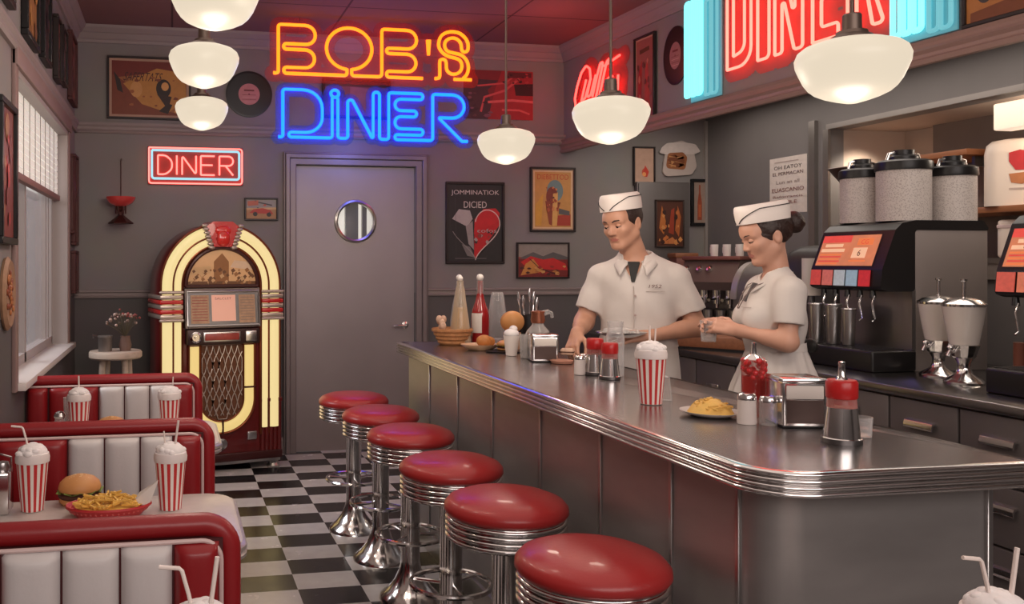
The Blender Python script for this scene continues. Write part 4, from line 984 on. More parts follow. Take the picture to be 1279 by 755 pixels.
def red_top(loc, label, s=1, body=None, nozzle=True):
    t = thing('condiment_shaker', label, 'condiment bottle', loc, 0, 'red capped condiment shakers'); t.scale = (s,s,s)
    MB().lathe([(0,0),(.044,0),(.045,.004),(.045,.012),(.042,.014),(.034,.088),(0,.088)], 32).build('metal_body', chrome, t)
    MB().lathe([(0,.0),(.046,0),(.046,.012),(0,.012)], 32).build('base_ring', steel_dark, t)
    MB().lathe([(.031,.0855),(.0345,.088),(.033,.112),(0,.112)], 32).build('glass_neck', glass('pink_glass', (.5,.2,.18), .5, .1), t)
    MB().lathe([(0,.108),(.022,.108),(.026,.095),(0,.09)], 24).build('sauce', ketchup, t)
    q = MB(); q.lathe([(0,.11),(.034,.11),(.036,.114),(.036,.15),(.032,.156),(0,.158)], 28); q.build('cap', red_cap, t)
    if nozzle: MB().lathe([(0,.157),(.014,.157),(.009,.166),(.007,.19),(.008,.194),(.008,.2),(0,.203)], 20).build('nozzle', chrome, t)
    return t
red_top((1.64,1.93,CZ), 'large steel shaker with a red cap and nozzle, nearest item on the counter', 1.0)
napkin_box((1.695,2.165,CZ), R(-14), 'chrome napkin dispenser beside the large red capped shaker near the counter end')
t = thing('ketchup_jar', 'glass jar of red sauce with a metal nozzle behind the near napkin dispenser', 'condiment bottle', (1.675,2.315,CZ))
MB().lathe([(0,0),(.033,0),(.034,.07),(.0345,.16),(.03,.165),(0,.165)], 28).build('jar', glass('red_tint_glass', (.45,.06,.05), .35, .05), t)
MB().lathe([(0,.05),(.03,.05),(.032,.075),(.032,.115),(0,.115)], 24).build('sauce', ketchup, t)
q = MB(); r_ = random.Random(2)
for k in range(26): q.sph(.027*math.cos(k*2.4), .027*math.sin(k*2.4), .112+.05*r_.random(), .0095, None, None, 8)
q.build('strawberries', mat('berry_red', S(196,44,48), .3, noise=.3, scale=40), t)
MB().lathe([(0,.163),(.03,.163),(.018,.174),(.008,.18),(.006,.2),(.007,.212),(0,.214)], 20).build('nozzle', chrome, t)
salt((1.57,2.20,CZ), 'white salt shaker left of the near napkin dispenser', s=1.12)
salt((1.618,2.175,CZ), 'clear glass shaker touching the near napkin dispenser', True, 1.05)
t = thing('food_plate', 'grey plate of yellow fries left of the white salt shaker', 'plate of food', (1.548,2.335,CZ))
MB().lathe([(0,0),(.05,0),(.083,.012),(.085,.015),(.05,.006),(0,.005)], 36).build('plate', mat('plate_grey', S(190,182,178), .3), t)
MB().lathe([(0,.004),(.065,.008),(.05,.03),(.02,.046),(0,.048)], 24).build('egg_mound', egg_m, t)
fries_pile(60, .055, .055, .026, 21, .03, .003).build('shreds', egg_m, t)['kind'] = 'stuff'
t = thing('water_glass', 'low clear glass right of the large red capped shaker', 'glass', (1.745,1.99,CZ))
MB().lathe([(0,0),(.026,0),(.029,.05),(.0275,.05),(.024,.005),(0,.005)], 24).build('tumbler', clear, t)
milkshake(['up','up_right'], (1.49,2.56,CZ), 'striped milkshake standing on the counter in front of the man', .98)
t = thing('glass_shaker', 'slim clear glass shaker right of the counter milkshake', 'shaker', (1.575,2.62,CZ))
MB().lathe([(0,0),(.022,0),(.022,.006),(.014,.075),(0,.08)], 20).build('jar', clear2, t)
red_top((1.655,3.14,CZ), 'red capped glass and steel shaker, front one beside the man\'s hand', .88, nozzle=False)
t = red_top((1.66,3.27,CZ), 'red capped shaker behind the front one beside the man\'s hand', .92, nozzle=False)
salt((1.60,3.28,CZ), 'white salt shaker left of the red capped shakers', s=1.0)
salt((1.648,3.33,CZ), 'second pale shaker between the salt and the red capped shakers', s=1.0)
t = thing('water_glass', 'tall clear glass bottle top behind the red capped shakers', 'glass', (1.72,3.22,CZ))
MB().lathe([(0,0),(.034,0),(.036,.15),(.028,.18),(.032,.215),(.030,.215),(.026,.18),(.034,.15),(.032,.005),(0,.005)], 24).build('tumbler', clear, t)
napkin_box((1.655,3.76,CZ), R(-12), 'chrome napkin dispenser in front of the syrup pourer, left of the man\'s hand', .12)
# far end cluster
t = thing('syrup_pourer', 'glass pourer with a copper neck and spout behind the far napkin dispenser', 'pourer', (1.70,3.92,CZ))
MB().lathe([(0,0),(.062,0),(.066,.01),(.066,.09),(.05,.125),(.028,.15),(.026,.165),(0,.165)], 28).build('jug', glass('grey_glass', (.5,.46,.44), .45, .1), t)
MB().lathe([(0,.16),(.03,.16),(.034,.175),(.03,.205),(.034,.215),(0,.22)], 24).build('copper_neck', mat('copper', S(150,92,70), .35, .7), t)
q = MB(); q.tube([(.01,0,.2),(.05,-.005,.212),(.066,-.005,.205),(.07,-.005,.185)], [.016,.012,.009,.008], 10); q.build('spout', clear2, t)
t = thing('cutlery_jar', 'dark jar of upright cutlery at the far end of the counter', 'jar', (1.85,4.40,CZ))
MB().lathe([(0,0),(.045,0),(.05,.17),(.047,.17),(.042,.006),(0,.006)], 24).build('jar', black, t)
for k, (dx, dy, h) in enumerate([(-.05,.0,.29),(-.015,.02,.27),(.01,-.01,.31),(.045,.015,.29),(.055,-.005,.26)]):
    q = MB(); q.tube([(dx*.4,dy*.4,.02),(dx*.9,dy,h-.07)], .004, 8)
    q.loft([[(dx*.9+(dx*.1)*j/4+.011*math.sin(PI*(j+.7)/5.4)*math.cos(a), dy+.003*math.sin(a), h-.07+.07*j/4) for a in np.linspace(0,2*PI,9)[:-1]] for j in range(5)])
    q.build('spoon', chrome, t)
t = thing('round_bun', 'round loaf standing behind the paper cup sundae at the far counter', 'bread', (1.725,4.30,CZ))
q = MB(); q.sph(0,0,.14,.062,.058,.056,24); q.build('loaf', bun_m, t); q = MB(); q.lathe([(0,0),(.04,0),(.045,.085),(0,.085)], 20); q.build('stand', mat('kraft_wrap', S(176,140,116), .7), t)
t = thing('sundae_cup', 'white paper cup sundae between the loaf and the far napkin dispenser', 'dessert', (1.60,4.0,CZ))
q = MB(); n = 24
q.lathe([(0,0),(.026,0),(.038,.095),(.036,.095),(.025,.004)], 24); q.build('cup', cup_white, t)
q = MB(); q.sph(0,0,.105,.036,.036,.024,16); q.sph(.01,0,.128,.02,.02,.016,12); q.build('ice_cream', cream_m, t)
t = thing('sauce_glass', 'narrow glass with brown sauce streaks right of the paper cup sundae', 'glass', (1.62,3.88,CZ))
MB().lathe([(0,0),(.022,0),(.028,.11),(.026,.11),(.02,.005),(0,.005)], 20).build('tumbler', clear2, t)
t = thing('bread_basket', 'woven basket holding a bottle and napkins at the far counter corner', 'basket', (1.50,4.60,CZ))
P = [(0,0),(.07,0)]+[(.07+.045*k/8+(.003 if k % 2 else -.003), .0+.085*k/8) for k in range(9)]+[(.108,.088),(.066,.008),(0,.006)]
MB().lathe(P, 36).build('wicker_bowl', mat('wicker', S(180,124,78), .6, noise=.4, scale=50, bump=.5, bscale=90), t)
q = MB(); r_ = random.Random(5)
for k in range(7): q.sph(-.075+.03*r_.random(), -.02+.04*r_.random(), .09+.05*r_.random(), .018,.014,.022, 8)
q.build('bread_scraps', mat('bread_pale', S(206,170,146), .6, noise=.3, scale=40), t)
t = thing('oil_bottle', 'tall conical glass bottle of pale yellow dressing in the far basket', 'bottle', (1.545,4.60,CZ+.012))
MB().lathe([(0,0),(.058,0),(.06,.01),(.05,.1),(.036,.2),(.026,.28),(.018,.31),(.018,.335),(0,.335)], 28).build('bottle', glass('pale_glass', (.62,.5,.36), .4, .08), t)
MB().lathe([(0,.004),(.054,.006),(.044,.1),(.034,.185),(0,.19)], 28).build('dressing', mat('dressing', S(206,164,106), .4, noise=.3, scale=40), t)
MB().sph(0,0,.345,.016,None,None,14).build('stopper', white_c, t)
t = thing('ketchup_bottle', 'red ketchup bottle with a white label and round stopper at the far counter', 'bottle', (1.67,4.63,CZ))
MB().lathe([(0,0),(.046,0),(.05,.012),(.05,.15),(.044,.185),(.026,.235),(.017,.28),(.016,.345),(0,.345)], 28).build('bottle', mat('ketchup_glass', S(150,26,28), .12, noise=.2, coat=.5), t)
MB().lathe([(.0505,.06),(.051,.062),(.051,.165),(.0505,.167)], 16, a0=-PI*.95, a1=-PI*.55).build('paper_label', paper, t)
MB().lathe([(.0165,.26),(.0185,.262),(.0175,.345),(.016,.346)], 20).build('clear_neck', clear2, t)
MB().sph(0,0,.362,.02,None,None,14).build('stopper', white_c, t)
t = thing('glass_bottle', 'third tall empty glass bottle with white stopper behind the ketchup bottle', 'bottle', (1.585,4.735,CZ))
MB().lathe([(0,0),(.05,0),(.05,.12),(.035,.22),(.018,.3),(.016,.345),(0,.345)], 24).build('bottle', clear, t); MB().sph(0,0,.36,.018,None,None,12).build('stopper', white_c, t)
t = thing('glass_carafe', 'clear glass carafe right of the ketchup bottle at the far counter', 'carafe', (1.785,4.67,CZ))
MB().lathe([(0,0),(.06,0),(.062,.02),(.05,.16),(.035,.27),(.03,.28),(.028,.28),(.046,.16),(.057,.02),(0,.006)], 28).build('carafe', clear, t)
t = thing('glass_mug', 'clear glass mug with a handle right of the carafe', 'mug', (1.815,4.51,CZ))
MB().lathe([(0,0),(.045,0),(.046,.11),(.043,.11),(.042,.008),(0,.008)], 24).build('mug', clear2, t)
q = MB(); q.tube([(.042,0,.09),(.07,0,.1),(.075,0,.06),(.07,0,.02),(.042,0,.02)], .007, 8); q.build('handle', clear2, t)
t = thing('serving_dish', 'shallow tan dish with a fried roll in front of the ketchup bottle', 'plate of food', (1.545,4.28,CZ))
MB().lathe([(0,0),(.06,0),(.1,.026),(.102,.03),(.06,.008),(0,.006)], 32, ey=.8).build('dish', mat('tan_dish', S(196,160,128), .4), t)
q = MB(); q.sph(.02,0,.045,.04,.036,.032,18); q.sph(.055,.02,.04,.03,.03,.026,16); q.build('fried_roll', mat('fried', S(190,124,66), .5, noise=.35, scale=30), t)
t = thing('dark_tray', 'flat dark tray under the sandwich at the far counter', 'tray', (1.64,4.17,CZ))
MB().lathe([(0,0),(.1,0),(.105,.006),(0,.008)], 32, ey=.7).build('tray', black, t)
burger((1.645,4.17,CZ+.008), 'flat sandwich on the dark tray right of the tan dish', .85, .4, .75)
t = thing('coin_dish', 'small pale wooden coaster on the counter under the man\'s right hand', 'coaster', (1.70,3.66,CZ))
MB().lathe([(0,0),(.045,0),(.05,.012),(.045,.014),(0,.01)], 24).build('coaster', mat('coaster', S(170,120,100), .5), t)

# ================================================================== BACK COUNTER
KX = 3.30
t = thing('back_worktop', 'long steel worktop along the right wall behind the staff', 'worktop', (0,0,0))
MB().box(KX-.035, XR-.02, .6, YB-.02, .885, .93, .008, 2).build('worktop', mat('steel_back', (.27,.26,.255), .25, 1, noise=.2, scale=3), t)
for i, y0 in enumerate([6.42,5.98,5.54,5.12,4.72,4.35,3.97,3.58,3.21,2.82,2.42,2.02,1.62,1.22,.82]):
    y1 = [6.82,6.42,5.98,5.54,5.12,4.72,4.35,3.97,3.58,3.21,2.82,2.42,2.02,1.62,1.22][i]
    names = {7:'grey cabinet with a tall vertical handle, right of the woman\'s skirt', 8:'grey drawer unit with a bar handle below the soda machine', 9:'grey drawer unit with a bar handle at the right edge', 3:'grey base cabinet just right of the man\'s apron', 4:'grey base cabinet next to the woman\'s skirt on its left'}
    t = thing('base_cabinet', names.get(i, 'grey base cabinet hidden under the back worktop, number %s along from the back wall' % ['one','two','three','four','five','six','seven','eight','nine','ten','eleven','twelve','thirteen','fourteen','fifteen'][i]), 'cabinet', (KX,(y0+y1)/2,0), -PI/2, 'grey back counter cabinets')
    h = (y1-y0)/2
    MB().box(-h, h, .012, .6, .08, .884).build('carcass', cab_mat, t, smooth=False)
    MB().box(-h, h, .05, .6, 0, .08).build('plinth', black_r, t, smooth=False)
    if i in (7,):
        d_ = MB().box(-h+.006, h-.006, -.008, .012, .09, .875, .004).build('door', cab_mat, t)
        q = MB(); q.box(-.02,.02,-.028,-.014,.62,.80,.01,3); q.box(-.01,.01,-.016,-.008,.64,.78); q.build('handle', chrome, d_)
    elif i in (8,9):
        for z0, z1 in ((.60,.875),(.35,.59),(.09,.34)):
            d_ = MB().box(-h+.006, h-.006, -.008, .012, z0, z1, .004).build('drawer', cab_mat, t)
            zc = (z0+z1)/2+.03; q = MB()
            q.loft([[(x,-.008-d2,zc+z) for d2, z in ((0,.022),(.022,.018),(.028,.0),(.026,-.014),(.022,-.012),(.018,.008),(0,.014))] for x in (-.075,.075)]); q.build('handle', chrome, d_)
    else:
        d_ = MB().box(-h+.006, h-.006, -.008, .012, .09, .875, .004).build('door', cab_mat, t)
        q = MB(); q.box(-.06,.06,-.03,-.016,.72,.75,.006,2); q.box(-.055,-.045,-.02,-.006,.725,.745); q.box(.045,.055,-.02,-.006,.725,.745); q.build('handle', chrome, d_)
# soda machines: local -y faces the aisle
def soda(loc, label, w_, seed, blue):
    t = thing('soda_machine', label, 'soda machine', loc, -PI/2, 'soda machines'); a = w_/2
    q = MB(); q.box(-a, a, .06, .50, .0, .735, .004); q.build('steel_case', mat('soda_steel', S(150,140,136), .5, .4, noise=.12, scale=3), t)
    prof = [(.50,.735),(.50,.75),(.47,.785),(.06,.785),(-.02,.77),(-.06,.735),(-.14,.53),(-.15,.43),(-.10,.415),(.055,.415),(.055,.735)]
    q = MB(); q.loft([[(x,y,z) for y,z in fillet([(p[0],p[1],.02) for p in prof], .02, True, 4)] for x in (-a-.004, a+.004)]); q.build('black_hood', black, t)
    up = Vector((0, .08, .205)).normalized(); nrm = Vector((0,-up.z,up.y))
    def facequad(x0, x1, s0, s1, off):
        base = Vector((0,-.14,.53))
        return [tuple(Vector((x,0,0))+base+up*(.014+s*1.08)+nrm*off) for x, s in ((x0,s0),(x1,s0),(x1,s1),(x0,s1))]
    ms = [mat('screen_frame', S(50,34,32), .4), mat('screen_glow_amber', S(190,120,84), .4, noise=.3, scale=14, emit=S(206,122,86), es=.48), mat('screen_glow_red', S(200,70,60), .4, noise=.3, scale=20, emit=S(205,70,62), es=.6), mat('screen_glow_pale', S(226,180,150), .4, emit=S(226,176,140), es=.55), mat('screen_dark', S(70,50,46), .4), mat('screen_orange', S(220,120,70), .4, emit=S(220,120,66), es=.5)]
    q = MB(); q.add(facequad(-a+.015,a-.065,.0,.172,.002), [(0,1,2,3)], 0); q.add(facequad(-a+.02,a-.07,.004,.168,.003), [(0,1,2,3)], 1)
    r = random.Random(seed); X0, X1 = -a+.02, a-.07
    fx = lambda u: X0+(X1-X0)*u
    q.add(facequad(fx(0),fx(.52 if not blue else .62),.13,.168,.0034), [(0,1,2,3)], 2)
    for k in range(5): q.add(facequad(fx(.03),fx(.36+.1*r.random()),.012+k*.012,.02+k*.012,.0036), [(0,1,2,3)], 2 if k % 2 else 5)
    q.add(facequad(fx(.03),fx(.45),.078,.096,.0036), [(0,1,2,3)], 3); q.add(facequad(fx(.08),fx(.4),.105,.122,.0036), [(0,1,2,3)], 3)
    q.add(facequad(fx(.60),fx(.84),.045,.10,.0037), [(0,1,2,3)], 3)
    q.add(facequad(fx(.58),fx(.86),.026,.034,.0037), [(0,1,2,3)], 5); q.add(facequad(fx(.64),fx(.9),.115,.15,.0038), [(0,1,2,3)], 5)
    Mx = Matrix((Vector((1,0,0)), up, nrm)).transposed().to_4x4(); Mx.translation = Vector((0,-.14,.53))+up*.014
    q.M = Mx; q.text('6', .036, fx(.72), .078, .0042, 4); q.text('CG', .026, fx(.76), .142, .0042, 2)
    if blue: q.text('ALLY 24', .02, fx(.3), .122, .0046, 4, w=.13); q.text('COLP ONE', .018, fx(.3), .094, .0044, 4, w=.13)
    q.M = I4.copy(); q.build('menu_screen', ms, t, smooth=False)
    n = 5; cols = [(206,78,72),(204,110,100),(176,186,192),(150,176,192),(200,50,54)] if not blue else [(206,92,76),(214,120,92),(70,170,190),(170,186,192),(206,70,62)]
    up2 = Vector((0,.04,.10)).normalized()
    for k in range(n):
        x0 = -a+.008+k*(w_-.06)/n; x1 = x0+(w_-.06)/n-.012
        m = mat('flavour_%d_%d_%d' % cols[k], S(*cols[k]), .4, noise=.25, scale=60, emit=S(*cols[k]), es=.3)
        q = MB(); b = Vector((0,-.1465,.525)); dn = Vector((0,-.008,-.085)); nn = Vector((0,-.004,0))
        q.add([tuple(Vector((x,0,0))+b+dn*s+nn*e) for e in (0,1) for x, s in ((x0,1),(x1,1),(x1,0),(x0,0))], [(4,5,6,7),(0,1,5,4),(1,2,6,5),(2,3,7,6),(3,0,4,7)], 0)
        o = q.build('flavour_button', m, t, smooth=False)
        xm = (x0+x1)/2
        q = MB(); q.cyl(xm, -.10, .38, .42, .016, .012, 14); q.build('nozzle', black, t)
        q = MB(); q.tube([(xm+.012,-.10,.39),(xm+.012,-.115,.35),(xm+.014,-.10,.27),(xm+.014,-.118,.255)], .005, 8); q.build('lever', chrome, t)
    q = MB(); q.box(-a, a, .04, .062, .11, .42); q.build('back_splash', steel, t)
    q = MB(); q.box(-a-.005, a+.005, -.20, .065, .0, .11, .012, 3); q.build('drip_tray', black, t)
    q = MB()
    for k in range(16): q.box(-a+.02+k*(w_-.04)/16, -a+.028+k*(w_-.04)/16, -.18, .03, .11, .114)
    q.build('drip_grille', steel_dark, t)
    return t
soda((3.72,4.19,.93), 'large steel and black soda machine with a lit red and amber menu, behind the woman', .50, 3, False)
soda((3.68,2.99,.93), 'second soda machine cut by the right edge, with a blue flavour button', .54, 5, True)
def canister(x, y, z, r, h, label):
    t = thing('coffee_canister', label, 'canister', (x,y,z), 0, 'patterned canisters')
    m = mat('mesh_pattern', S(186,176,170), .5, noise=0)
    if 'mesh_done' not in m:
        m['mesh_done'] = 1; n = m.node_tree.nodes; l = m.node_tree.links; tc = n['Texture Coordinate']; br = n.new('ShaderNodeTexVoronoi'); br.inputs['Scale'].default_value = 130
        l.new(tc.outputs['Object'], br.inputs['Vector']); rp = n.new('ShaderNodeMix'); rp.data_type = 'RGBA'; rp.inputs[6].default_value = S(142,130,125)+(1,); rp.inputs[7].default_value = S(198,188,182)+(1,)
        mm = n.new('ShaderNodeMath'); mm.operation = 'MULTIPLY'; mm.inputs[1].default_value = 1.9; l.new(br.outputs['Distance'], mm.inputs[0]); l.new(mm.outputs[0], rp.inputs[0]); l.new(rp.outputs[2], n['Principled BSDF'].inputs['Base Color'])
    MB().lathe([(0,0),(r,0),(r,h),(0,h)], 36).build('patterned_drum', m, t)
    MB().lathe([(0,h),(r+.006,h),(r+.008,h+.01),(r+.006,h+.045),(r-.01,h+.055),(0,h+.055)], 36).build('lid', black, t)
    MB().lathe([(0,h+.05),(r*.55,h+.05),(r*.55,h+.075),(r*.4,h+.085),(r*.4,h+.11),(0,h+.115)], 24).build('lid_knob', black, t)
    for sx in (-1,1): q = MB(); q.tube([(sx*r*.8,0,h+.055),(sx*r*.7,0,h+.09),(sx*r*.45,0,h+.095)], .008, 8); q.build('clasp', chrome, t)
canister(3.86, 4.10, 1.716, .128, .27, 'largest patterned canister with black lid on top of the soda machine')
canister(3.83, 4.355, 1.716, .11, .25, 'patterned canister left of and behind the largest canister')
canister(4.125, 4.06, 1.716, .11, .24, 'patterned canister at the right of the group on the soda machine')
t = thing('metal_funnel', 'dark metal funnel bowl behind the left canister', 'funnel', (4.02,4.62,1.93))
MB().lathe([(.03,-.02),(.05,0),(.14,.12),(.15,.125),(.145,.13),(.13,.12),(.04,.01),(.02,-.02)], 28).build('cone', mat('dark_copper', S(90,70,62), .35, .6), t)
MB().cyl(0,0,-1.0,-.015,.03).build('stem', steel_dark, t)
t = thing('white_container', 'large white rounded container with red fruit print on the lower recess shelf', 'container', (4.81,4.24,1.818), R(-48))
q = MB(); q.loft([[(x,y,z) for x,y in rrect(-a,a,-b,b,.06)] for z,a,b in ((0,.2,.115),(.30,.2,.115),(.35,.19,.108),(.375,.165,.09),(.385,.12,.06))]); q.build('body', mat('white_plastic', S(222,206,192), .3, noise=.04), t)
q = MB(); q.M = Matrix.Translation((-.085,-.116,.20)) @ ART; q.poly([(-.0,.10),(.05,.115),(.10,.10),(.11,.05),(.07,.0),(.03,-.0),(.0,.05)], .001, 0); q.poly([(.0,-.02),(.1,-.01),(.11,-.05),(.06,-.08),(.01,-.07)], .001, 1); q.poly([(.0,-.1),(.1,-.1),(.1,-.11),(0,-.11)], .001, 2)
q.build('fruit_print', [flat(180,40,44), flat(176,110,66), flat(180,160,150)], t, smooth=False)
# alcove shelves
for z, lab, ya, yb in ((2.155, 'upper orange wood shelf in the lit recess', 4.47, 5.02), (1.80, 'lower orange wood shelf in the lit recess', 3.85, 5.02)):
    t = thing('wall_shelf', lab, 'shelf', (XR+.36, (ya+yb)/2, z), 0, 'recess shelves'); hs = (yb-ya)/2
    MB().box(-.22, .19, -hs, hs, -.018, .018, .004).build('board', wood_o, t)
    for y in (-hs+.06, hs-.1): q = MB(); q.box(-.1,.19,y,y+.02,-.08,-.018); q.build('bracket', steel_dark, t)
struct(MB().box(XR+.55, XR+.61, 0, 5.12, AZ0, AZ1), 'wall_alcove_panel', mat('alcove_grey', S(110,98,92), .6))
t = thing('light_box', 'bright white light panel in the recess at the upper right', 'light', (XR+.03, 3.84, 2.27)); MB().box(-.02,.1,-.34,.34,-.04,.11,.01).build('panel', mat('light_panel', S(240,222,200), .4, noise=.03, emit=S(240,220,196), es=.7), t)
t = thing('white_box', 'white box under the lower recess shelf below the fruit print container', 'box', (4.845,4.24,AZ0+.001), R(-48)); MB().box(-.16,.2,-.1,.1,0,.22,.02,3).build('body', mat('white_plastic', (0,0,0)), t); MB().box(-.165,.205,-.105,.105,.17,.19,.004).build('lid_rim', mat('piping', (0,0,0)), t)
# milk dispensers
def urn(x, y, label):
    t = thing('milkshake_dispenser', label, 'dispenser', (x,y,.93), 0, 'glass drink dispensers')
    MB().lathe([(0,0),(.08,0),(.084,.008),(.074,.02),(.036,.045),(.026,.07),(.028,.095),(.036,.11),(.04,.12),(0,.12)], 32).build('foot', chrome, t)
    MB().lathe([(0,.12),(.038,.125),(.060,.19),(.076,.28),(.088,.36),(0,.36)], 32).build('milk_bowl', mat('milk_glass', S(206,196,188), .15, noise=.1, scale=4, coat=.6), t)
    MB().lathe([(.03,.11),(.048,.125),(.064,.18),(.05,.19),(.036,.125)], 12).build('fluted_base', chrome, t, ang=15)
    MB().lathe([(0,.36),(.09,.36),(.091,.372),(.07,.39),(.03,.402),(.012,.405),(0,.406)], 32).build('lid', chrome, t)
    MB().lathe([(0,.4),(.008,.4),(.008,.475),(.014,.48),(.014,.488),(0,.49)], 16).build('plunger', chrome, t)
    q = MB(); q.tube([(-.05,0,.15),(-.09,-.01,.15),(-.1,-.01,.13)], .009, 10); q.sph(-.085,-.01,.17,.014,None,None,10); q.build('tap', chrome, t)
urn(3.745, 3.765, 'left one of the two fluted glass milk dispensers')
urn(3.65, 3.53, 'right one of the two fluted glass milk dispensers, nearer the camera')
t = thing('jar_rack', 'brown condiment jars between the milk dispenser and the right soda machine', 'jars', (3.83,3.39,.93))
q = MB(); q.box(-.06,.06,-.06,.05,0,.02); q.cyl(-.02,0,.02,.2,.03); q.build('brown_jar', mat('brown_jar', S(120,70,56), .3), t)
q = MB(); q.cyl(.04,-.03,.02,.26,.025); q.build('tall_jar', clear2, t)
def steel_cup(x, y, z, label, h=.22, r=.04):
    t = thing('steel_cup', label, 'cup', (x,y,z), 0, 'steel mixing cups')
    MB().lathe([(0,0),(r*.82,0),(r*.85,.004),(r,h-.01),(r+.004,h-.006),(r+.003,h),(r-.003,h),(r*.8,.008),(0,.008)], 24).build('cup', chrome_d, t)
steel_cup(3.575, 4.40, 1.047, 'left tall steel cup on the soda machine tray'); steel_cup(3.60, 4.30, 1.047, 'middle tall steel cup on the soda machine tray'); steel_cup(3.62, 4.21, 1.047, 'right tall steel cup on the soda machine tray', .2, .035)
# coffee machine at the far end
t = thing('coffee_machine', 'brown and steel coffee machine with taps between the man and the woman', 'coffee machine', (3.86,5.98,.93), R(-62))
q = MB(); q.box(-.13,.30,0,.4,0,.10,.01); q.box(-.13,.30,.2,.4,.1,.42,.01); q.build('base_body', steel_dark, t)
q = MB(); q.loft([[(x,y,z) for y,z in ((.4,.36),(.4,.58),(.05,.58),(-.05,.42),(-.03,.36))] for x in (-.13,.30)]); q.build('sloped_head', mat('coffee_head', S(104,88,82), .4, .4), t, smooth=False)
q = MB(); q.box(-.14,.31,.02,.41,.58,.61,.006); q.build('top_tray', mat('redbrown_metal', S(122,74,66), .4, .3), t)
for x in (-.09,.01,.09):
    q = MB(); q.M = Matrix.Translation((x,.01,.51)) @ Euler((PI/2-.42,0,0)).to_matrix().to_4x4(); q.lathe([(0,0),(.028,0),(.028,.012),(.016,.03),(0,.032)], 18); q.build('dial', chrome, t)
for x in (-.07,.03,.13,.23):
    q = MB(); q.cyl(x, .04, .26, .37, .03, .034); q.cyl(x, .04, .23, .262, .014); q.tube([(x,.02,.30),(x,-.08,.29)], .012, 10); q.build('brew_head', chrome, t)
q = MB()
for k in range(4): q.cyl(-.07+.1*k, .1, .1, .21, .035, .04)
q.build('pot', chrome_d, t)
for k, (x, y) in enumerate([(4.01,6.0),(4.06,5.92),(4.11,5.84)]):
    t = thing('coffee_mug', ['left of three white mugs on top of the coffee machine','middle of three white mugs on top of the coffee machine','right of three white mugs by the woman\'s face'][k], 'mug', (x,y,1.54), 1.6, 'white mugs on the coffee machine')
    MB().lathe([(0,0),(.025,0),(.027,.004),(.029,.088),(.026,.088),(.024,.006),(0,.006)], 24).build('mug', white_c, t)
    q = MB(); q.tube([(.027,0,.068),(.046,0,.066),(.046,0,.028),(.027,0,.024)], .0045, 8); q.build('handle', white_c, t)
t = thing('brown_crate', 'brown carved crate behind the man left of the coffee machine', 'crate', (4.10,6.56,.93), R(-10))
q = MB(); q.box(-.085,.085,-.08,.08,0,.62,.01); q.build('body', mat('crate_brown', S(110,64,54), .5, noise=.5, scale=16), t); q = MB(); q.box(-.095,.095,-.09,.09,.6,.64,.01); q.build('lid', wood_b, t)
t = thing('bread_warmer', 'grey domed roll top warmer left of the woman\'s face', 'warmer', (3.94,5.42,.93), R(-75))
arc = [(.0,.0),(-.0,.3)]+[(.2-.2*math.cos(a), .32+.24*math.sin(a)) for a in np.linspace(0, PI/2, 10)]+[(.42,.56),(.42,0)]
q = MB(); q.loft([[(x,y,z) for y,z in arc] for x in (-.19,.19)]); q.build('dome', mat('warmer_grey', S(100,94,92), .38, .2), t, ang=30)
q = MB(); q.loft([[(x,y*1.02-.008,z*1.015) for y,z in arc[1:-1]] for x in (-.205,-.16)]); q.build('chrome_band', mat('silver_band', S(176,168,164), .35, .5), t, ang=30)
t = thing('mixer_cover', 'big black rounded machine cover behind the woman\'s back', 'appliance', (4.12,5.0,.93), R(-70))
q = MB(); q.loft([[(x*s,y*s*.9,z) for x,y in rrect(-.25,.25,-.2,.2,.12)] for z,s in ((0,1),(.3,1),(.46,.98),(.56,.9),(.63,.75),(.665,.5),(.675,.2))]); q.build('cover', mat('cover_black', S(48,44,44), .42), t, ang=60)
t = thing('paper_roll', 'white paper roll peeking out behind the woman\'s neck', 'paper roll', (3.72,4.62,1.30))
MB().lathe([(0,.0),(.05,.0),(.05,.22),(.015,.22),(.015,.2),(0,.2)], 24).build('roll', paper, t); MB().cyl(0,0,-.37,.0,.02).build('stand', steel_dark, t)
t = thing('wooden_tray', 'thick orange brown wooden tray on the back worktop under the woman\'s hands', 'tray', (3.50,5.22,.93), R(-55))
q = MB(); q.box(-.30,.24,-.13,.13,.012,.085,.006); q.build('block', wood_b, t); q = MB(); q.box(-.31,.25,-.14,.14,0,.014); q.build('dark_base', black, t)
t = thing('dark_bowl', 'dark red bowl left of the wooden tray', 'bowl', (3.40,5.66,.93)); MB().lathe([(0,0),(.05,0),(.1,.07),(.105,.09),(.1,.09),(.05,.015),(0,.012)], 28).build('bowl', mat('bowl_dark', S(70,36,34), .3), t)
for k in range(4):
    t = thing('stacked_plate', ['bottom plate','second plate','third plate','top plate'][k]+' of the dark stack behind the woman\'s waist', 'plate', (3.60,4.78,.932+k*.014), 0, 'plates stacked behind the woman'); MB().lathe([(0,0),(.06,0),(.105,.012),(.106,.016),(.06,.006),(0,.005)], 28).build('plate', [black,white_c,mat('plate_brown', S(130,100,90), .4),white_c][k], t)

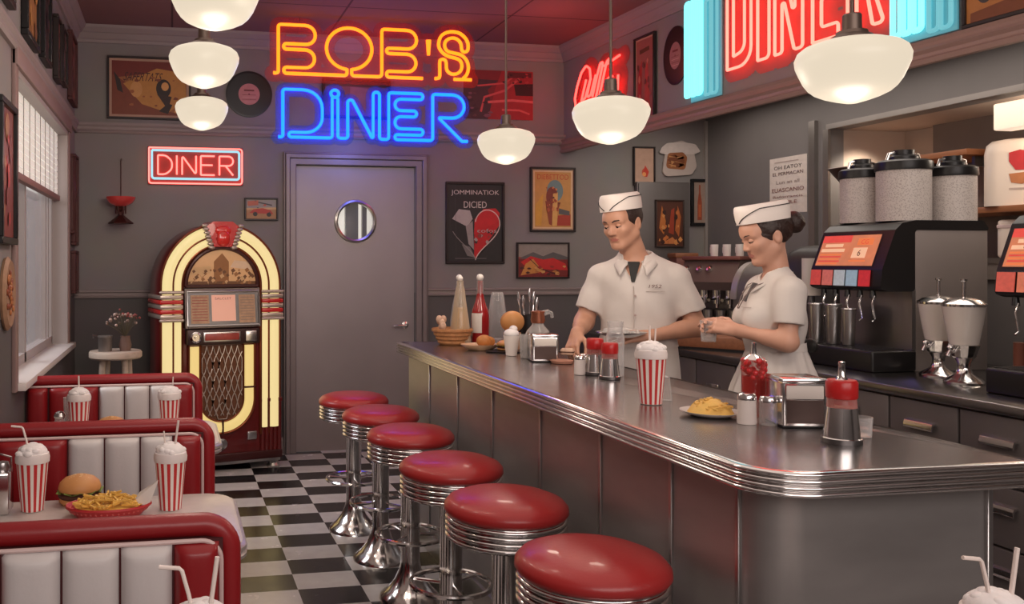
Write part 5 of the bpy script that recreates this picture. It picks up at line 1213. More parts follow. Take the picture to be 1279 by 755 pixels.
# ================================================================== JUKEBOX
t = thing('jukebox', 'tall arched mahogany jukebox with glowing cream tubes by the back wall', 'jukebox', (.345,6.33,0), R(13))
HC, RO = 1.33, .44
def arch(r, zb, n=28, hc=HC): return [(-r,zb)]+[(r*math.cos(a), hc+r*math.sin(a)) for a in np.linspace(PI, 0, n)]+[(r,zb)]
q = MB(); q.loft([[(x,y,z) for x,z in arch(RO-e, .07)] for y,e in ((0.0,.02),(.03,0),(.33,0),(.37,.03))]); q.build('cabinet', jb_red, t, ang=50)
def band(r, r0, zb, zt_cut, y, fl, name, m):
    q = MB(); p = [(-r,y,zb)]+[(r*math.cos(a), y, HC+r*math.sin(a)) for a in np.linspace(PI, 0, 40)]+[(r,y,zb)]
    q.tube(p, r0, 12); return q.build(name, m, t, ang=70)
band(.392, .043, .30, 0, .0, 1, 'outer_glow_tube', jb_glow)
band(.318, .029, .30, 0, -.01, 1, 'inner_glow_tube', jb_glow)
q = MB()
for r, r0 in ((.352,.008),(.437,.008),(.290,.012)): q.tube([(-r,-.02,.25)]+[(r*math.cos(a), -.02, HC+r*math.sin(a)) for a in np.linspace(PI,0,40)]+[(r,-.02,.25)], r0, 8)
q.build('trim_rail', mat('brass_brown', S(120,62,40), .3, .7), t)
q = MB(); q.loft([[(x,y,z) for x,z in arch(.285, .12)] for y in (-.012,.02)]); q.build('front_panel', jb_red, t)
# arched display window
q = MB(); q.M = Matrix.Translation((0,-.02,0)) @ ART
win_p = [(-.262,1.325)]+[(.262*math.cos(a), 1.335+.262*math.sin(a)) for a in np.linspace(PI,0,24)]+[(.262,1.325)]
q.poly(win_p, 0, 0)
ms = [mat('jb_window', S(190,146,104), .3, noise=.25, scale=12, emit=S(196,150,104), es=.28), flat(150,100,58), flat(222,190,160), flat(110,72,44), flat(206,166,120)]
q.poly([(-.06,1.33),(.05,1.33),(.05,1.5),(.0,1.56),(-.06,1.5)], .001, 1); q.poly([(.06,1.46),(.225,1.44),(.19,1.5),(.09,1.51)], .001, 2); q.poly([(-.25,1.40),(-.08,1.42),(-.08,1.47),(-.2,1.46)], .001, 4); q.poly([(-.255,1.33),(.255,1.33),(.255,1.36),(-.255,1.36)], .0012, 3)
for i in range(70):
    x, z = rnd.uniform(-.24,.24), rnd.uniform(1.335,1.44); s_ = rnd.uniform(.008,.02); q.poly([(x+s_*math.cos(k), z+s_*math.sin(k)) for k in (0,1.5,2.9,4.4)], .0015+i*.00002, rnd.choice((1,3,4,3)))
q.build('display_window', ms, t, smooth=False)
q = MB(); q.tube([(x,-.03,z) for x,z in win_p]+[(-.262,-.03,1.325)], .013, 8); q.build('window_rim', mat('rim_dark', S(64,26,24), .35), t)
# title strip box (leans back)
sel = MB(); sel.loft([[(x,y,z) for y,z in ((.0,1.03),(-.07,1.035),(-.035,1.31),(0,1.315))] for x in (-.275,.275)]); sel.build('selector_case', mat('case_grey', S(96,84,80), .3, .7), t)
ms = [mat('strip_bg', S(120,106,100), .35), mat('title_card', S(222,170,150), .4, noise=.1, emit=S(222,160,140), es=.25), mat('title_card_tan', S(176,140,112), .5, noise=.45, scale=40), flat(150,60,56), steel_dark]
q = MB(); nv = Vector((0,-.275,-.035)).normalized(); uv = Vector((0,.035,.275)).normalized()
Mx = Matrix((Vector((1,0,0)), uv, nv)).transposed().to_4x4(); Mx.translation = Vector((0,-.0535,1.165)); q.M = Mx
q.box(-.255,.255,-.115,.115,-.002,.002, mi=4); q.box(-.235,-.105,-.10,.10,.002,.004, mi=2); q.box(-.085,.09,-.085,.10,.002,.0045, mi=1); q.box(.115,.235,-.10,.10,.002,.004, mi=2)
q.text('SALCLET', .016, 0, .075, .0052, 3, w=.12)
for k in range(9): q.box(-.225,-.115,.08-k*.02,.085-k*.02,.004,.0046, mi=3); q.box(.125,.225,.08-k*.02,.084-k*.02,.004,.0046, mi=0)
q.build('title_strips', ms, t, smooth=False)
q = MB(); q.tube([(-.26,-.075,1.05),(.26,-.075,1.05),(.26,-.042,1.29),(-.26,-.042,1.29),(-.26,-.075,1.05)], .009, 8); q.build('selector_frame', chrome_d, t)
q = MB(); q.box(-.265,.265,-.075,0,.915,1.025,.01); q.build('coin_bar', mat('coin_bar_dark', S(58,40,38), .35, .4), t)
q = MB(); q.box(-.14,.11,-.085,-.07,.945,.995,.006); q.build('button_row', mat('button_row', S(150,60,54), .35, noise=.4, scale=40), t)
q = MB(); q.box(-.15,.12,-.08,-.074,.935,1.005,.004); q.build('button_row_frame', chrome_d, t)
q = MB(); q.M = Matrix.Translation((-.205,-.075,.97)) @ Euler((PI/2,0,0)).to_matrix().to_4x4(); q.lathe([(0,0),(.04,0),(.04,.01),(.028,.016),(.026,.006),(.012,.006),(.01,.02),(0,.02)], 24); q.build('dial', chrome, t)
q = MB(); q.box(.155,.24,-.09,-.07,.93,1.01,.01); q.build('coin_slot', chrome_d, t)
# U-shaped glow around the lattice grille
UZ, UR = .52, .20
def ushape(r, z1): return [(-r,-.03,z1)]+[(r*math.cos(a), -.03, UZ+r*math.sin(a)) for a in np.linspace(PI, 2*PI, 30)]+[(r,-.03,z1)]
q = MB(); rings = []
for (x,_,z), (x2,_,z2) in zip(ushape(.165,.90), ushape(.238,.90)):
    rings.append([(x,-.012,z),(x*.9+x2*.1,-.035,z*.9+z2*.1),((x+x2)/2,-.045,(z+z2)/2),(x*.1+x2*.9,-.035,z*.1+z2*.9),(x2,-.012,z2)])
q.loft(rings); q.build('grille_glow', jb_glow2, t)
q = MB(); q.loft([[(x,y,z) for x,_,z in ushape(.163,.90)] for y in (-.014,-.02)]); q.build('grille_cloth', mat('grille_cloth', S(96,56,34), .7, noise=.5, scale=60), t)
q = MB()
for k in range(-3,4):
    x = k*.045
    for sgn in (-1,1):
        pts = []
        for j in range(13):
            z = .90-j*.045; xx = x+sgn*.0225*math.cos(j*PI/3*1.0+ (0 if k % 2 else 0)); 
            lim = .155 if z > UZ else math.sqrt(max(0,.155**2-(UZ-z)**2))
            if abs(xx) <= lim: pts.append((xx,-.026,z))
        if len(pts) > 1: q.tube(pts, .0038, 6)
q.tube([(-.05,-.028,.44),(-.03,-.03,.38),(.03,-.03,.38),(.05,-.028,.44),(0,-.03,.50),(-.05,-.028,.44)], .004, 6)
q.build('lattice', mat('lattice_silver', S(186,170,160), .3, .6), t)
q = MB()
for z in (.60,): q.box(-.245,-.16,-.05,-.03,z-.006,z+.006); q.box(.16,.245,-.05,-.03,z-.006,z+.006)
q.box(-.006,.006,-.05,-.03,.275,.37); q.build('glow_clip', mat('rim_dark', (0,0,0)), t)
q = MB(); q.tube(ushape(.243,.91), .008, 8); q.tube(ushape(.158,.91), .006, 8); q.build('grille_rim', mat('brass_brown', (0,0,0)), t)
q = MB(); q.M = Matrix.Translation((0,-.02,.2)) @ Euler((PI/2,0,0)).to_matrix().to_4x4(); q.lathe([(0,0),(.04,0),(.038,.01),(.02,.016),(0,.014)], 24); q.build('medallion', chrome_d, t)
q = MB(); q.box(.19,.26,-.025,-.005,.215,.275,.006); q.build('lock_plate', chrome_d, t)
# crown, side clips, side bands, fluted lower pilasters, plinth, feet
kp = [(-.125,1.765),(.125,1.765),(.10,1.70),(.075,1.60),(.05,1.585),(-.05,1.585),(-.075,1.60),(-.10,1.70)]
q = MB(); q.M = ART.copy(); q.prism([(-.125,1.745),(-.07,1.785),(.07,1.785),(.125,1.745),(.09,1.67),(.065,1.605),(-.065,1.605),(-.09,1.67)], -.2, .05); q.build('crown', jb_red_b, t)
q = MB(); q.M = ART.copy(); q.sph(0,1.665,.055,.05,.06,.02,14); q.sph(0,1.72,.05,.06,.035,.015,14); q.build('crown_jewel', mat('jewel_red', S(206,50,44), .15, coat=.6, noise=.3, scale=20), t)
q = MB()
for sx in (-1,1):
    for k in range(7):
        f_ = k/6; q.sph(sx*(.082+.05*f_), -.045, 1.60+.155*f_, .026, .018, .014, 8)
q.build('crown_clip', mat('silver_clip', S(186,170,160), .3, .6), t)
for sx in (-1,1):
    for k in range(5):
        z = 1.10+k*.034
        q = MB(); x0, x1 = (-.452,-.288) if sx < 0 else (.288,.452)
        q.box(x0, x1, -.058, .36 if sx < 0 else .36, z, z+.03, .008); q.build('side_band', mat('silver_clip', (0,0,0)) if k % 2 == 0 else jb_red_b, t)
    for zz in (1.285, 1.09):
        q = MB()
        for k in range(12): q.sph(sx*(.295+.0135*k), -.058, zz, .014,.012,.012, 8)
        q.build('band_bead', mat('silver_clip', (0,0,0)), t)
    q = MB()
    for k in range(5): q.cyl(sx*(.305+.032*k), -.012, .13, .48 if sx > 0 else .30, .018, n=12)
    q.box(min(sx*.285,sx*.455), max(sx*.285,sx*.455), -.03, .03, .48 if sx > 0 else .30, .51 if sx > 0 else .33, .006); q.build('fluted_pilaster', jb_red, t)
q = MB(); q.box(-.455,.455,-.035,.37,.07,.13,.01); q.build('plinth', mat('plinth_dark', S(60,22,22), .35), t)
q = MB(); q.box(-.44,.44,-.02,.36,.05,.07); q.build('plinth_strip', chrome_d, t)
for sx in (-.40,.40):
    for y in (.02,.33): q = MB(); q.lathe([(0,0),(.05,0),(.052,.01),(.035,.03),(.04,.06),(0,.06)], 18, c=(sx,y)); q.build('foot', chrome_d, t)

# side table with jar and dried flowers
t = thing('side_table', 'small round pale wooden side table in the corner left of the jukebox', 'table', (-.375,6.10,0))
MB().lathe([(0,.85),(.165,.85),(.175,.86),(.175,.89),(.168,.9),(0,.9)], 36).build('table_top', wood_w, t)
for a in (.6,2.2,3.8,5.4): q = MB(); q.tube([(.10*math.cos(a),.10*math.sin(a),.86),(.145*math.cos(a),.145*math.sin(a),0)], [.022,.016], 10); q.build('leg', wood_w, t)
t = thing('tin_jar', 'grey metal jar on the side table', 'jar', (-.44,6.06,.9)); MB().lathe([(0,0),(.045,0),(.046,.09),(.05,.095),(.05,.105),(0,.108)], 24).build('body', mat('tin', S(120,112,108), .4, .5), t); q = MB(); q.tube([(-.045,0,.1),(-.08,0,.11),(-.075,0,.09)], .006, 6); q.build('spout', chrome_d, t)
t = thing('flower_vase', 'small vase of dried red and white flowers on the side table', 'flowers', (-.31,6.08,.9))
MB().lathe([(0,0),(.035,0),(.042,.04),(.03,.09),(.034,.1),(0,.1)], 24).build('vase', mat('vase_brown', S(110,86,78), .4), t)
q = MB(); fl = MB(); r_ = random.Random(9)
for k in range(34):
    a = r_.uniform(0,2*PI); d_ = .13*math.sqrt(r_.random()); z = .26-.6*d_+r_.uniform(-.02,.04); p = (d_*math.cos(a)-.02, d_*math.sin(a)*.7, z)
    q.tube([(0,0,.09),(p[0]*.5,p[1]*.5,.09+(z-.09)*.6),p], .0018, 5); fl.sph(*p, r_.uniform(.006,.012), None, None, 8, k % 3)
q.build('stems', mat('stem', S(84,76,60), .7), t); fl.build('blossoms', [flat(176,150,140), flat(140,70,66), flat(120,100,90)], t)
# ================================================================== PEOPLE
def head_frame(c, yaw, pitch, roll=0, s=1.0):
    Rm = (Euler((0,0,R(yaw))).to_matrix() @ Euler((R(pitch),0,0)).to_matrix() @ Euler((0,R(roll),0)).to_matrix())
    c = Vector(c)
    return c, Rm, s
def hp_(H, x, y, z): c, Rm, s = H; return tuple(c+Rm @ Vector((x*s, y*s, z*s)))
def head_sdf(B, H, fem=False):
    c, Rm, s = H; A = np.array(Rm)
    E = lambda p, r, k=.02, m='add': B.ell(hp_(H,*p), [q*s for q in r], k*s, m, A)
    C = lambda a, b, ra, rb, k=.012, m='add': B.rc(hp_(H,*a), hp_(H,*b), ra*s, rb*s, k*s, m)
    E((0,.012,.028), (.076,.095,.088))
    E((0,-.03,-.03), (.060,.064,.082), .03)
    jw = .050 if fem else .056
    for sx in (-1,1):
        C((sx*jw,.0,-.055), (sx*.018,-.066,-.098), .020, .015 if fem else .018, .025)
        E((sx*.038,-.062,-.024), (.022,.020,.018), .03)
        C((sx*.012,-.088,.021), (sx*.046,-.072,.019), .009, .009, .012)
    E((0,-.072,-.099), (.02,.018,.016), .015)
    E((0,-.06,.045), (.055,.04,.04), .03)
    for sx in (-1,1): E((sx*.031,-.098,.001), (.017,.014,.011), .012, 'sub')
    ny = -.104 if fem else -.109
    C((0,-.086,.012), (0,ny,-.027), .007 if fem else .008, .0085 if fem else .010, .012)
    E((0,ny+.003,-.032), (.0105,.010,.008) if fem else (.0125,.012,.009), .008)
    for sx in (-1,1): E((sx*.011,-.098,-.035), (.008,.010,.007), .006)
    C((-.017,-.084,-.0575), (.017,-.084,-.0575), .0075, .0075, .006); C((-.015,-.083,-.069), (.015,-.083,-.069), .0078, .0078, .006)
    C((-.022,-.096,-.063), (.022,-.096,-.063), .0028, .0028, .004, 'sub')
    for sx in (-1,1):
        E((sx*.075,.012,-.008), (.010,.018,.032), .008); E((sx*.085,.004,-.008), (.006,.008,.016), .006, 'sub')
def hand(B, W, fw, bk, ts, curls=(.35,.45,.55,.65), s=1.0, thumb=.0, spread=1.0):
    W = Vector(W); fw = Vector(fw).normalized(); bk = Vector(bk); bk = (bk-fw*bk.dot(fw)).normalized(); xs = fw.cross(bk)*ts
    P = lambda x, y, z: W+(xs*x+fw*y+bk*z)*s
    B.rc(P(0,-.02,0), P(0,.015,0), .026*s, .024*s, .02)
    for x0, x1 in ((.018,.026),(.0,.002),(-.018,-.024)): B.rc(P(x0,.015,0), P(x1,.082,0), .0165*s, .0135*s, .012)
    for i, (x, y0, L) in enumerate(((.030,.088,(.042,.026,.02)),(.0105,.094,(.046,.029,.021)),(-.0095,.09,(.042,.027,.02)),(-.0285,.08,(.033,.021,.018)))):
        p = P(x,y0-.01,0); a = 0; dx = (x*.22)*spread
        for j, l in enumerate(L):
            a += curls[i]*(1 if j else .8)
            q = p+(fw*math.cos(a)-bk*math.sin(a)+xs*dx*(1 if j == 0 else .3)).normalized()*l*s
            B.rc(p, q, (.0092-.0008*j)*s, (.0086-.0009*j)*s, .004 if j == 0 else .003); p = q
    p0 = P(.024,.018,-.006); p1 = P(.048+thumb*.01,.045,-.016); p2 = P(.05+thumb*.02,.076,-.026-.01*(1-thumb)); p3 = P(.044+thumb*.022,.098,-.034-.012*(1-thumb))
    B.rc(p0, p1, .0145*s, .0115*s, .01); B.rc(p1, p2, .0112*s, .0098*s, .005); B.rc(p2, p3, .0096*s, .008*s, .004)
def face_details(t, H, iris, brow, fem=False):
    Mx = Matrix.Translation(H[0]) @ H[1].to_4x4() @ Matrix.Scale(H[2],4)
    for sx in (-1,1):
        q = MB(); q.M = Mx.copy(); q.sph(sx*.031,-.079,.0005,.0128,.0125,.0115,16,0)
        q.M = Mx @ Matrix.Translation((sx*.031+-.002,-.0795,-.001)) @ Euler((PI/2+.30,0,0)).to_matrix().to_4x4(); q.lathe([(0,.0132),(.004,.0128),(.0062,.0118)], 14, 1)
        q.build('eye', [mat('eye_white', S(206,190,182), .3), iris], t)
        ly = Mx @ Matrix.Translation((sx*.031,-.079,.0005)) @ Euler((R(15 if fem else 10),0,R(sx*14))).to_matrix().to_4x4()
        q = MB(); q.M = ly; q.lathe([(.0139*math.cos(e), .0132*math.sin(e)) for e in np.linspace(PI/2, -.10, 9)], 20); q.build('eyelid', skin_f if fem else skin_m, t)
        q = MB(); q.M = ly; q.tube([(.0146*math.cos(e), .0142*math.sin(e), -.0008-(.0016 if fem else 0)*abs(math.cos(e))) for e in np.linspace(PI+.25, 2*PI-.25, 12)], .0014 if fem else .0009, 6); q.build('lashes', mat('lash', S(34,22,20), .6), t)
        q = MB(); q.M = Mx.copy()
        q.tube([(sx*.013,-.1005,.0205),(sx*.026,-.0985,.0265),(sx*.042,-.0885,.0265),(sx*.055,-.0745,.0195)], [.0032,.0040,.0034,.0014] if not fem else [.0022,.0028,.0024,.001], 8); q.build('eyebrow', brow, t)
def cap(t, H, lift=.0, tilt=0):
    Mx = Matrix.Translation(H[0]) @ H[1].to_4x4() @ Matrix.Scale(H[2],4) @ Matrix.Translation((0,.0,.045+lift)) @ Euler((R(tilt),0,0)).to_matrix().to_4x4()
    q = MB(); q.M = Mx; rings = []
    sec = [(0,.0845,.109),(.02,.0850,.111),(.055,.081,.113),(.074,.071,.112),(.080,.060,.107),(.077,.03,.09),(.074,.008,.06)]
    def pt(a, rx, ry, z): # pointed fore and aft
        c_, s_ = math.cos(a), math.sin(a); return (rx*math.copysign(abs(c_)**.82, c_), ry*math.copysign(abs(s_)**1.0, s_)+.006, z)
    for z, rx, ry in sec: rings.append([pt(2*PI*i/40, rx, ry, z) for i in range(40)])
    q.loft(rings); c_ = q.build('paper_cap', cap_w, t, ang=50)
    q = MB(); q.M = Mx
    for sx in (0, 1):
        pts = []
        for j in range(22):
            f_ = j/21; a = -PI/2+(.12+f_*(PI*.80)); z = .006+.054*min(1, f_/.42)**.75 if f_ < .42 else .060+.004*(f_-.42)
            rx = .085 if z < .03 else .085-(z-.03)*.09; ry = .111+.003*min(1,z/.06)
            x, y, zz = pt(a, rx+.0012, ry+.0012, z); pts.append((x if not sx else -x, y, zz))
        q.tube(pts, .0021, 6)
    q.build('cap_stripe', mat('stripe_black', S(40,34,34), .6), c_)
def collar(t, zb, rx, ry, k, m, cy=.008):
    # two turned-down pointed collar leaves meeting at the front
    F_ = [0,.3,.55,.8,1]
    ox = np.array([0,.085,.108,.092,.058])*k; oy = np.array([.088,.062,.0,-.085,-.148])*k; oz = np.array([-.040,-.036,-.034,-.062,-.105])*k
    for sx in (-1,1):
        n = 18; inner=[]; fold=[]; outer=[]
        for j in range(n+1):
            f_ = j/n; a = PI/2-f_*(PI-.35)
            x, y = rx*math.cos(a), ry*math.sin(a)+cy; z = zb-.045*k*f_**2.2
            inner.append((sx*x*.96, y, z-.012)); fold.append((sx*x*1.04, y*1.03, z+.004))
            outer.append((sx*np.interp(f_, F_, ox), np.interp(f_, F_, oy), zb+np.interp(f_, F_, oz)))
        k_ = n+1; mid = [tuple(Vector(p)*.45+Vector(q_)*.55+Vector((0,0,.010*k))) for p, q_ in zip(fold, outer)]
        q = MB(); q.add(inner+fold+mid+outer, [(r_*k_+i, r_*k_+i+1, (r_+1)*k_+i+1, (r_+1)*k_+i) for r_ in range(3) for i in range(n)])
        o = q.build('collar', m, t, ang=75)
        md = o.modifiers.new('thick','SOLIDIFY'); md.thickness = .0035; md.offset = 1
def limbs(B, sh, el, wr, r=(.052,.043,.040,.027)):
    B.rc(sh, el, r[0], r[1], .03); B.rc(el, wr, r[2]+.001, r[3], .02)
    e = Vector(el); w_ = Vector(wr); B.rc(el, e+(w_-e)*.4, r[2]+.004, r[2]-.002, .02)
def legs(B, hx, zt, dr=0):
    for sx in (-1,1):
        B.rc((sx*hx,0,zt), (sx*(hx+.01),-.01,.50), .085+dr, .06+dr, .03); B.rc((sx*(hx+.01),-.01,.50), (sx*(hx+.01),.02,.09), .056+dr, .04+dr, .03)
        if dr <= 0: B.rc((sx*(hx+.01),.02,.05), (sx*(hx+.02),-.12,.035), .038, .03, .03)
def shoes(t, hx):
    for sx in (-1,1):
        q = MB(); q.loft([[(sx*(hx+.015)+x*k, y*k2-.05, z) for x,y in rrect(-.048,.048,-.14,.13,.045)] for z,k,k2 in ((0,1,1),(.02,1.02,1.01),(.05,.98,.98),(.075,.8,.7),(.10,.75,.5))]); q.build('shoe', black, t)

# ---- man, facing the camera with his head turned to his right
def man():
    t = thing('person', 'young man in white cap and short sleeved shirt behind the counter holding a dish', 'person', (2.20,3.90,0), R(-37))
    H = head_frame((-.060,-.055,1.685), -26, 13, -3, 1.0)
    B = SDF((-.42,-.50,0), (.42,.26,1.86), .004)
    legs(B, .09, .92); B.ell((0,.0,.98), (.16,.115,.13), .04); B.ell((0,-.005,1.14), (.15,.105,.20), .05); B.ell((0,0,1.34), (.172,.112,.19), .05)
    B.rc((-.155,.015,1.425), (.155,.015,1.425), .048, .048, .04); B.rc((0,.015,1.47), hp_(H,0,.012,-.05), .062, .056, .03)
    head_sdf(B, H)
    limbs(B, (-.18,.01,1.405), (-.245,-.035,1.205), (-.235,-.255,1.165)); limbs(B, (.18,.01,1.405), (.262,.02,1.195), (.085,-.185,1.16))
    hand(B, (-.235,-.265,1.16), (-.10,-.75,-.62), (-.45,-.45,.77), -1, (.5,.55,.6,.65), 1.0, .2)
    hand(B, (.075,-.195,1.160), (-.86,-.5,-.02), (.25,-.45,.86), 1, (.16,.18,.2,.24), 1.0, .9)
    Hi = np.array(H[1]); c0 = np.array(H[0])
    def pick(C):
        L_ = (C-c0) @ Hi
        return ((abs(L_[:,0]) < .024) & (L_[:,1] < -.074) & (L_[:,2] < -.0515) & (L_[:,2] > -.0765) & (abs(L_[:,2]+.064) < .0085*(1-(abs(L_[:,0])/.027)**2))).astype(int)
    B.build('body', [skin_m, lip_m], t, pick)
    face_details(t, H, mat('iris_brown', S(48,32,26), .2), hair_m)
    hr = SDF((-.26,-.22,1.5), (.12,.16,1.86), .004); A = np.array(H[1])
    hr.ell(hp_(H,0,.016,.03), (.082,.100,.093), 0, 'add', A); hr.ell(hp_(H,0,-.115,-.01), (.078,.078,.075), .008, 'sub', A); hr.ell(hp_(H,0,-.05,-.085), (.12,.085,.08), .006, 'sub', A)
    for sx in (-1,1): hr.ell(hp_(H,sx*.086,.008,-.012), (.018,.022,.03), .006, 'sub', A)
    hr.rc(hp_(H,0,.06,-.09), hp_(H,0,.0,-.12), .07, .07, .006, 'sub')
    hr.build('hair', hair_m, t)
    cap(t, H, .017, -6)
    # shirt
    K = SDF((-.36,-.24,.98), (.38,.2,1.62), .005)
    K.ell((0,-.005,1.12), (.172,.128,.26), .05); K.ell((0,0,1.34), (.192,.130,.205), .05); K.rc((0,.015,1.475), (.165,.015,1.425), .066, .060, .05); K.rc((0,.015,1.475), (-.165,.015,1.425), .066, .060, .05); K.rc((0,.015,1.46), (-.012,.0,1.545), .078, .064, .04)
    for sh, el in (((-.180,.01,1.415), (-.245,-.035,1.205)), ((.180,.01,1.415), (.262,.02,1.195))):
        d_ = (Vector(el)-Vector(sh)).normalized(); K.rc(sh, el, .062, .070, .035, cut=(Vector(sh)+d_*.165, d_))
    K.disp(lambda X,Y,Z: .0028*np.sin(26*X+14*Z+3*np.sin(9*Z))+.002*np.sin(38*Z+20*X*X*9+8*Y))
    K.rc((0,.0,1.515), (-.03,-.03,1.66), .064, .075, .01, 'sub'); K.rc((-.006,-.155,1.385), (-.012,-.075,1.52), .010, .052, .006, 'sub')
    K.cutplane((0,0,1.04), (0,0,-1))
    sh_ = K.build('shirt', cloth_w, t)
    collar(sh_, 1.538, .068, .074, 1.0, cloth_w)
    q = MB(); q.loft([[(-.034,-.082,1.50),(.020,-.082,1.50),(.003,-.126,1.405),(-.011,-.126,1.405)],[(-.034,-.06,1.49),(.020,-.06,1.49),(.003,-.10,1.40),(-.011,-.10,1.40)]]); q.build('necktie', black_r, t, smooth=False)
    q = MB(); q.tube([(.0,-.134,1.385),(.002,-.140,1.30),(.002,-.139,1.2),(.002,-.135,1.1)], .0022, 6); q.build('placket', mat('seam_grey', S(186,174,168), .8), sh_)
    q = MB()
    for z in (1.34,1.25,1.16): q.M = Matrix.Translation((.008,-.139,z)) @ Euler((PI/2,0,0)).to_matrix().to_4x4(); q.lathe([(0,0),(.0055,0),(.0055,.004),(0,.005)], 12)
    q.build('button', mat('button_grey', S(170,150,144), .4), sh_)
    q = MB(); q.M = Matrix.Translation((.092,-.124,1.385)) @ Euler((PI/2-.12,0,R(20))).to_matrix().to_4x4(); q.text('1952', .016, 0, 0, .003, 0, w=.056, shear=.3); q.build('embroidery', mat('thread_dark', S(92,60,58), .7), sh_)
    q = MB(); q.tube([(.055,-.127,1.362),(.135,-.104,1.362)], .0015, 6); q.build('pocket_edge', mat('seam_grey', (0,0,0)), sh_)
    T_ = SDF((-.3,-.25,0), (.3,.25,1.08), .01); legs(T_, .09, .92, .018); T_.ell((0,0,.98), (.172,.128,.13), .04); T_.cutplane((0,0,.07), (0,0,-1)); T_.build('trousers', trouser_m, t)
    shoes(t, .09)
    q = MB(); rings = []
    for z, rx, ry in ((1.135,.172,.134),(1.10,.180,.142),(1.0,.190,.150),(.8,.205,.162),(.55,.22,.17)):
        rings.append([((rx+.006*math.sin(9*2*PI*i/72)*(1.15-z))*math.cos(2*PI*i/72), (ry+.006*math.sin(9*2*PI*i/72)*(1.15-z))*math.sin(2*PI*i/72), z) for i in range(72)])
    q.loft(rings, cap=False); q.build('apron', cloth_w, t)
    q = MB(); q.loft([[(1.012*rx*math.cos(2*PI*i/48), 1.012*ry*math.sin(2*PI*i/48), z) for i in range(48)] for z, rx, ry in ((1.10,.182,.144),(1.138,.174,.137))], cap=False); q.build('apron_band', cloth_w, t)
    return t
pm = man()
def world(t, p): return Matrix.Translation(t.location) @ Euler(t.rotation_euler).to_matrix().to_4x4() @ Vector(p)
p = world(pm, (-.035,-.275,1.155))
t = thing('serving_dish', 'shallow clear and silver dish held in the man\'s left hand', 'dish', tuple(p), R(-37))
MB().lathe([(0,0),(.06,0),(.112,.022),(.115,.026),(.108,.025),(.06,.006),(0,.005)], 36, ey=.75).build('dish', chrome, t)
MB().lathe([(0,.008),(.085,.02),(.075,.040),(.03,.046),(0,.047)], 24, ey=.75).build('cover', clear2, t)
q = MB(); r_ = random.Random(3)
for k in range(14): q.sph(.06*(r_.random()-.5)*2, .04*(r_.random()-.5)*2, .024, .018, .014, .008, 8)
q.build('ice', clear2, t)
p = world(pm, (-.255,-.375,1.075))
t = thing('sandwich_half', 'small pale bread piece in the man\'s right hand', 'bread', tuple(p), R(-30))
q = MB(); q.box(-.03,.03,-.026,.026,0,.03,.01,3); q.build('bread', mat('bread_pale', (0,0,0)), t); q = MB(); q.box(-.031,.031,-.027,.027,.011,.018,.003); q.build('filling', patty_m, t)

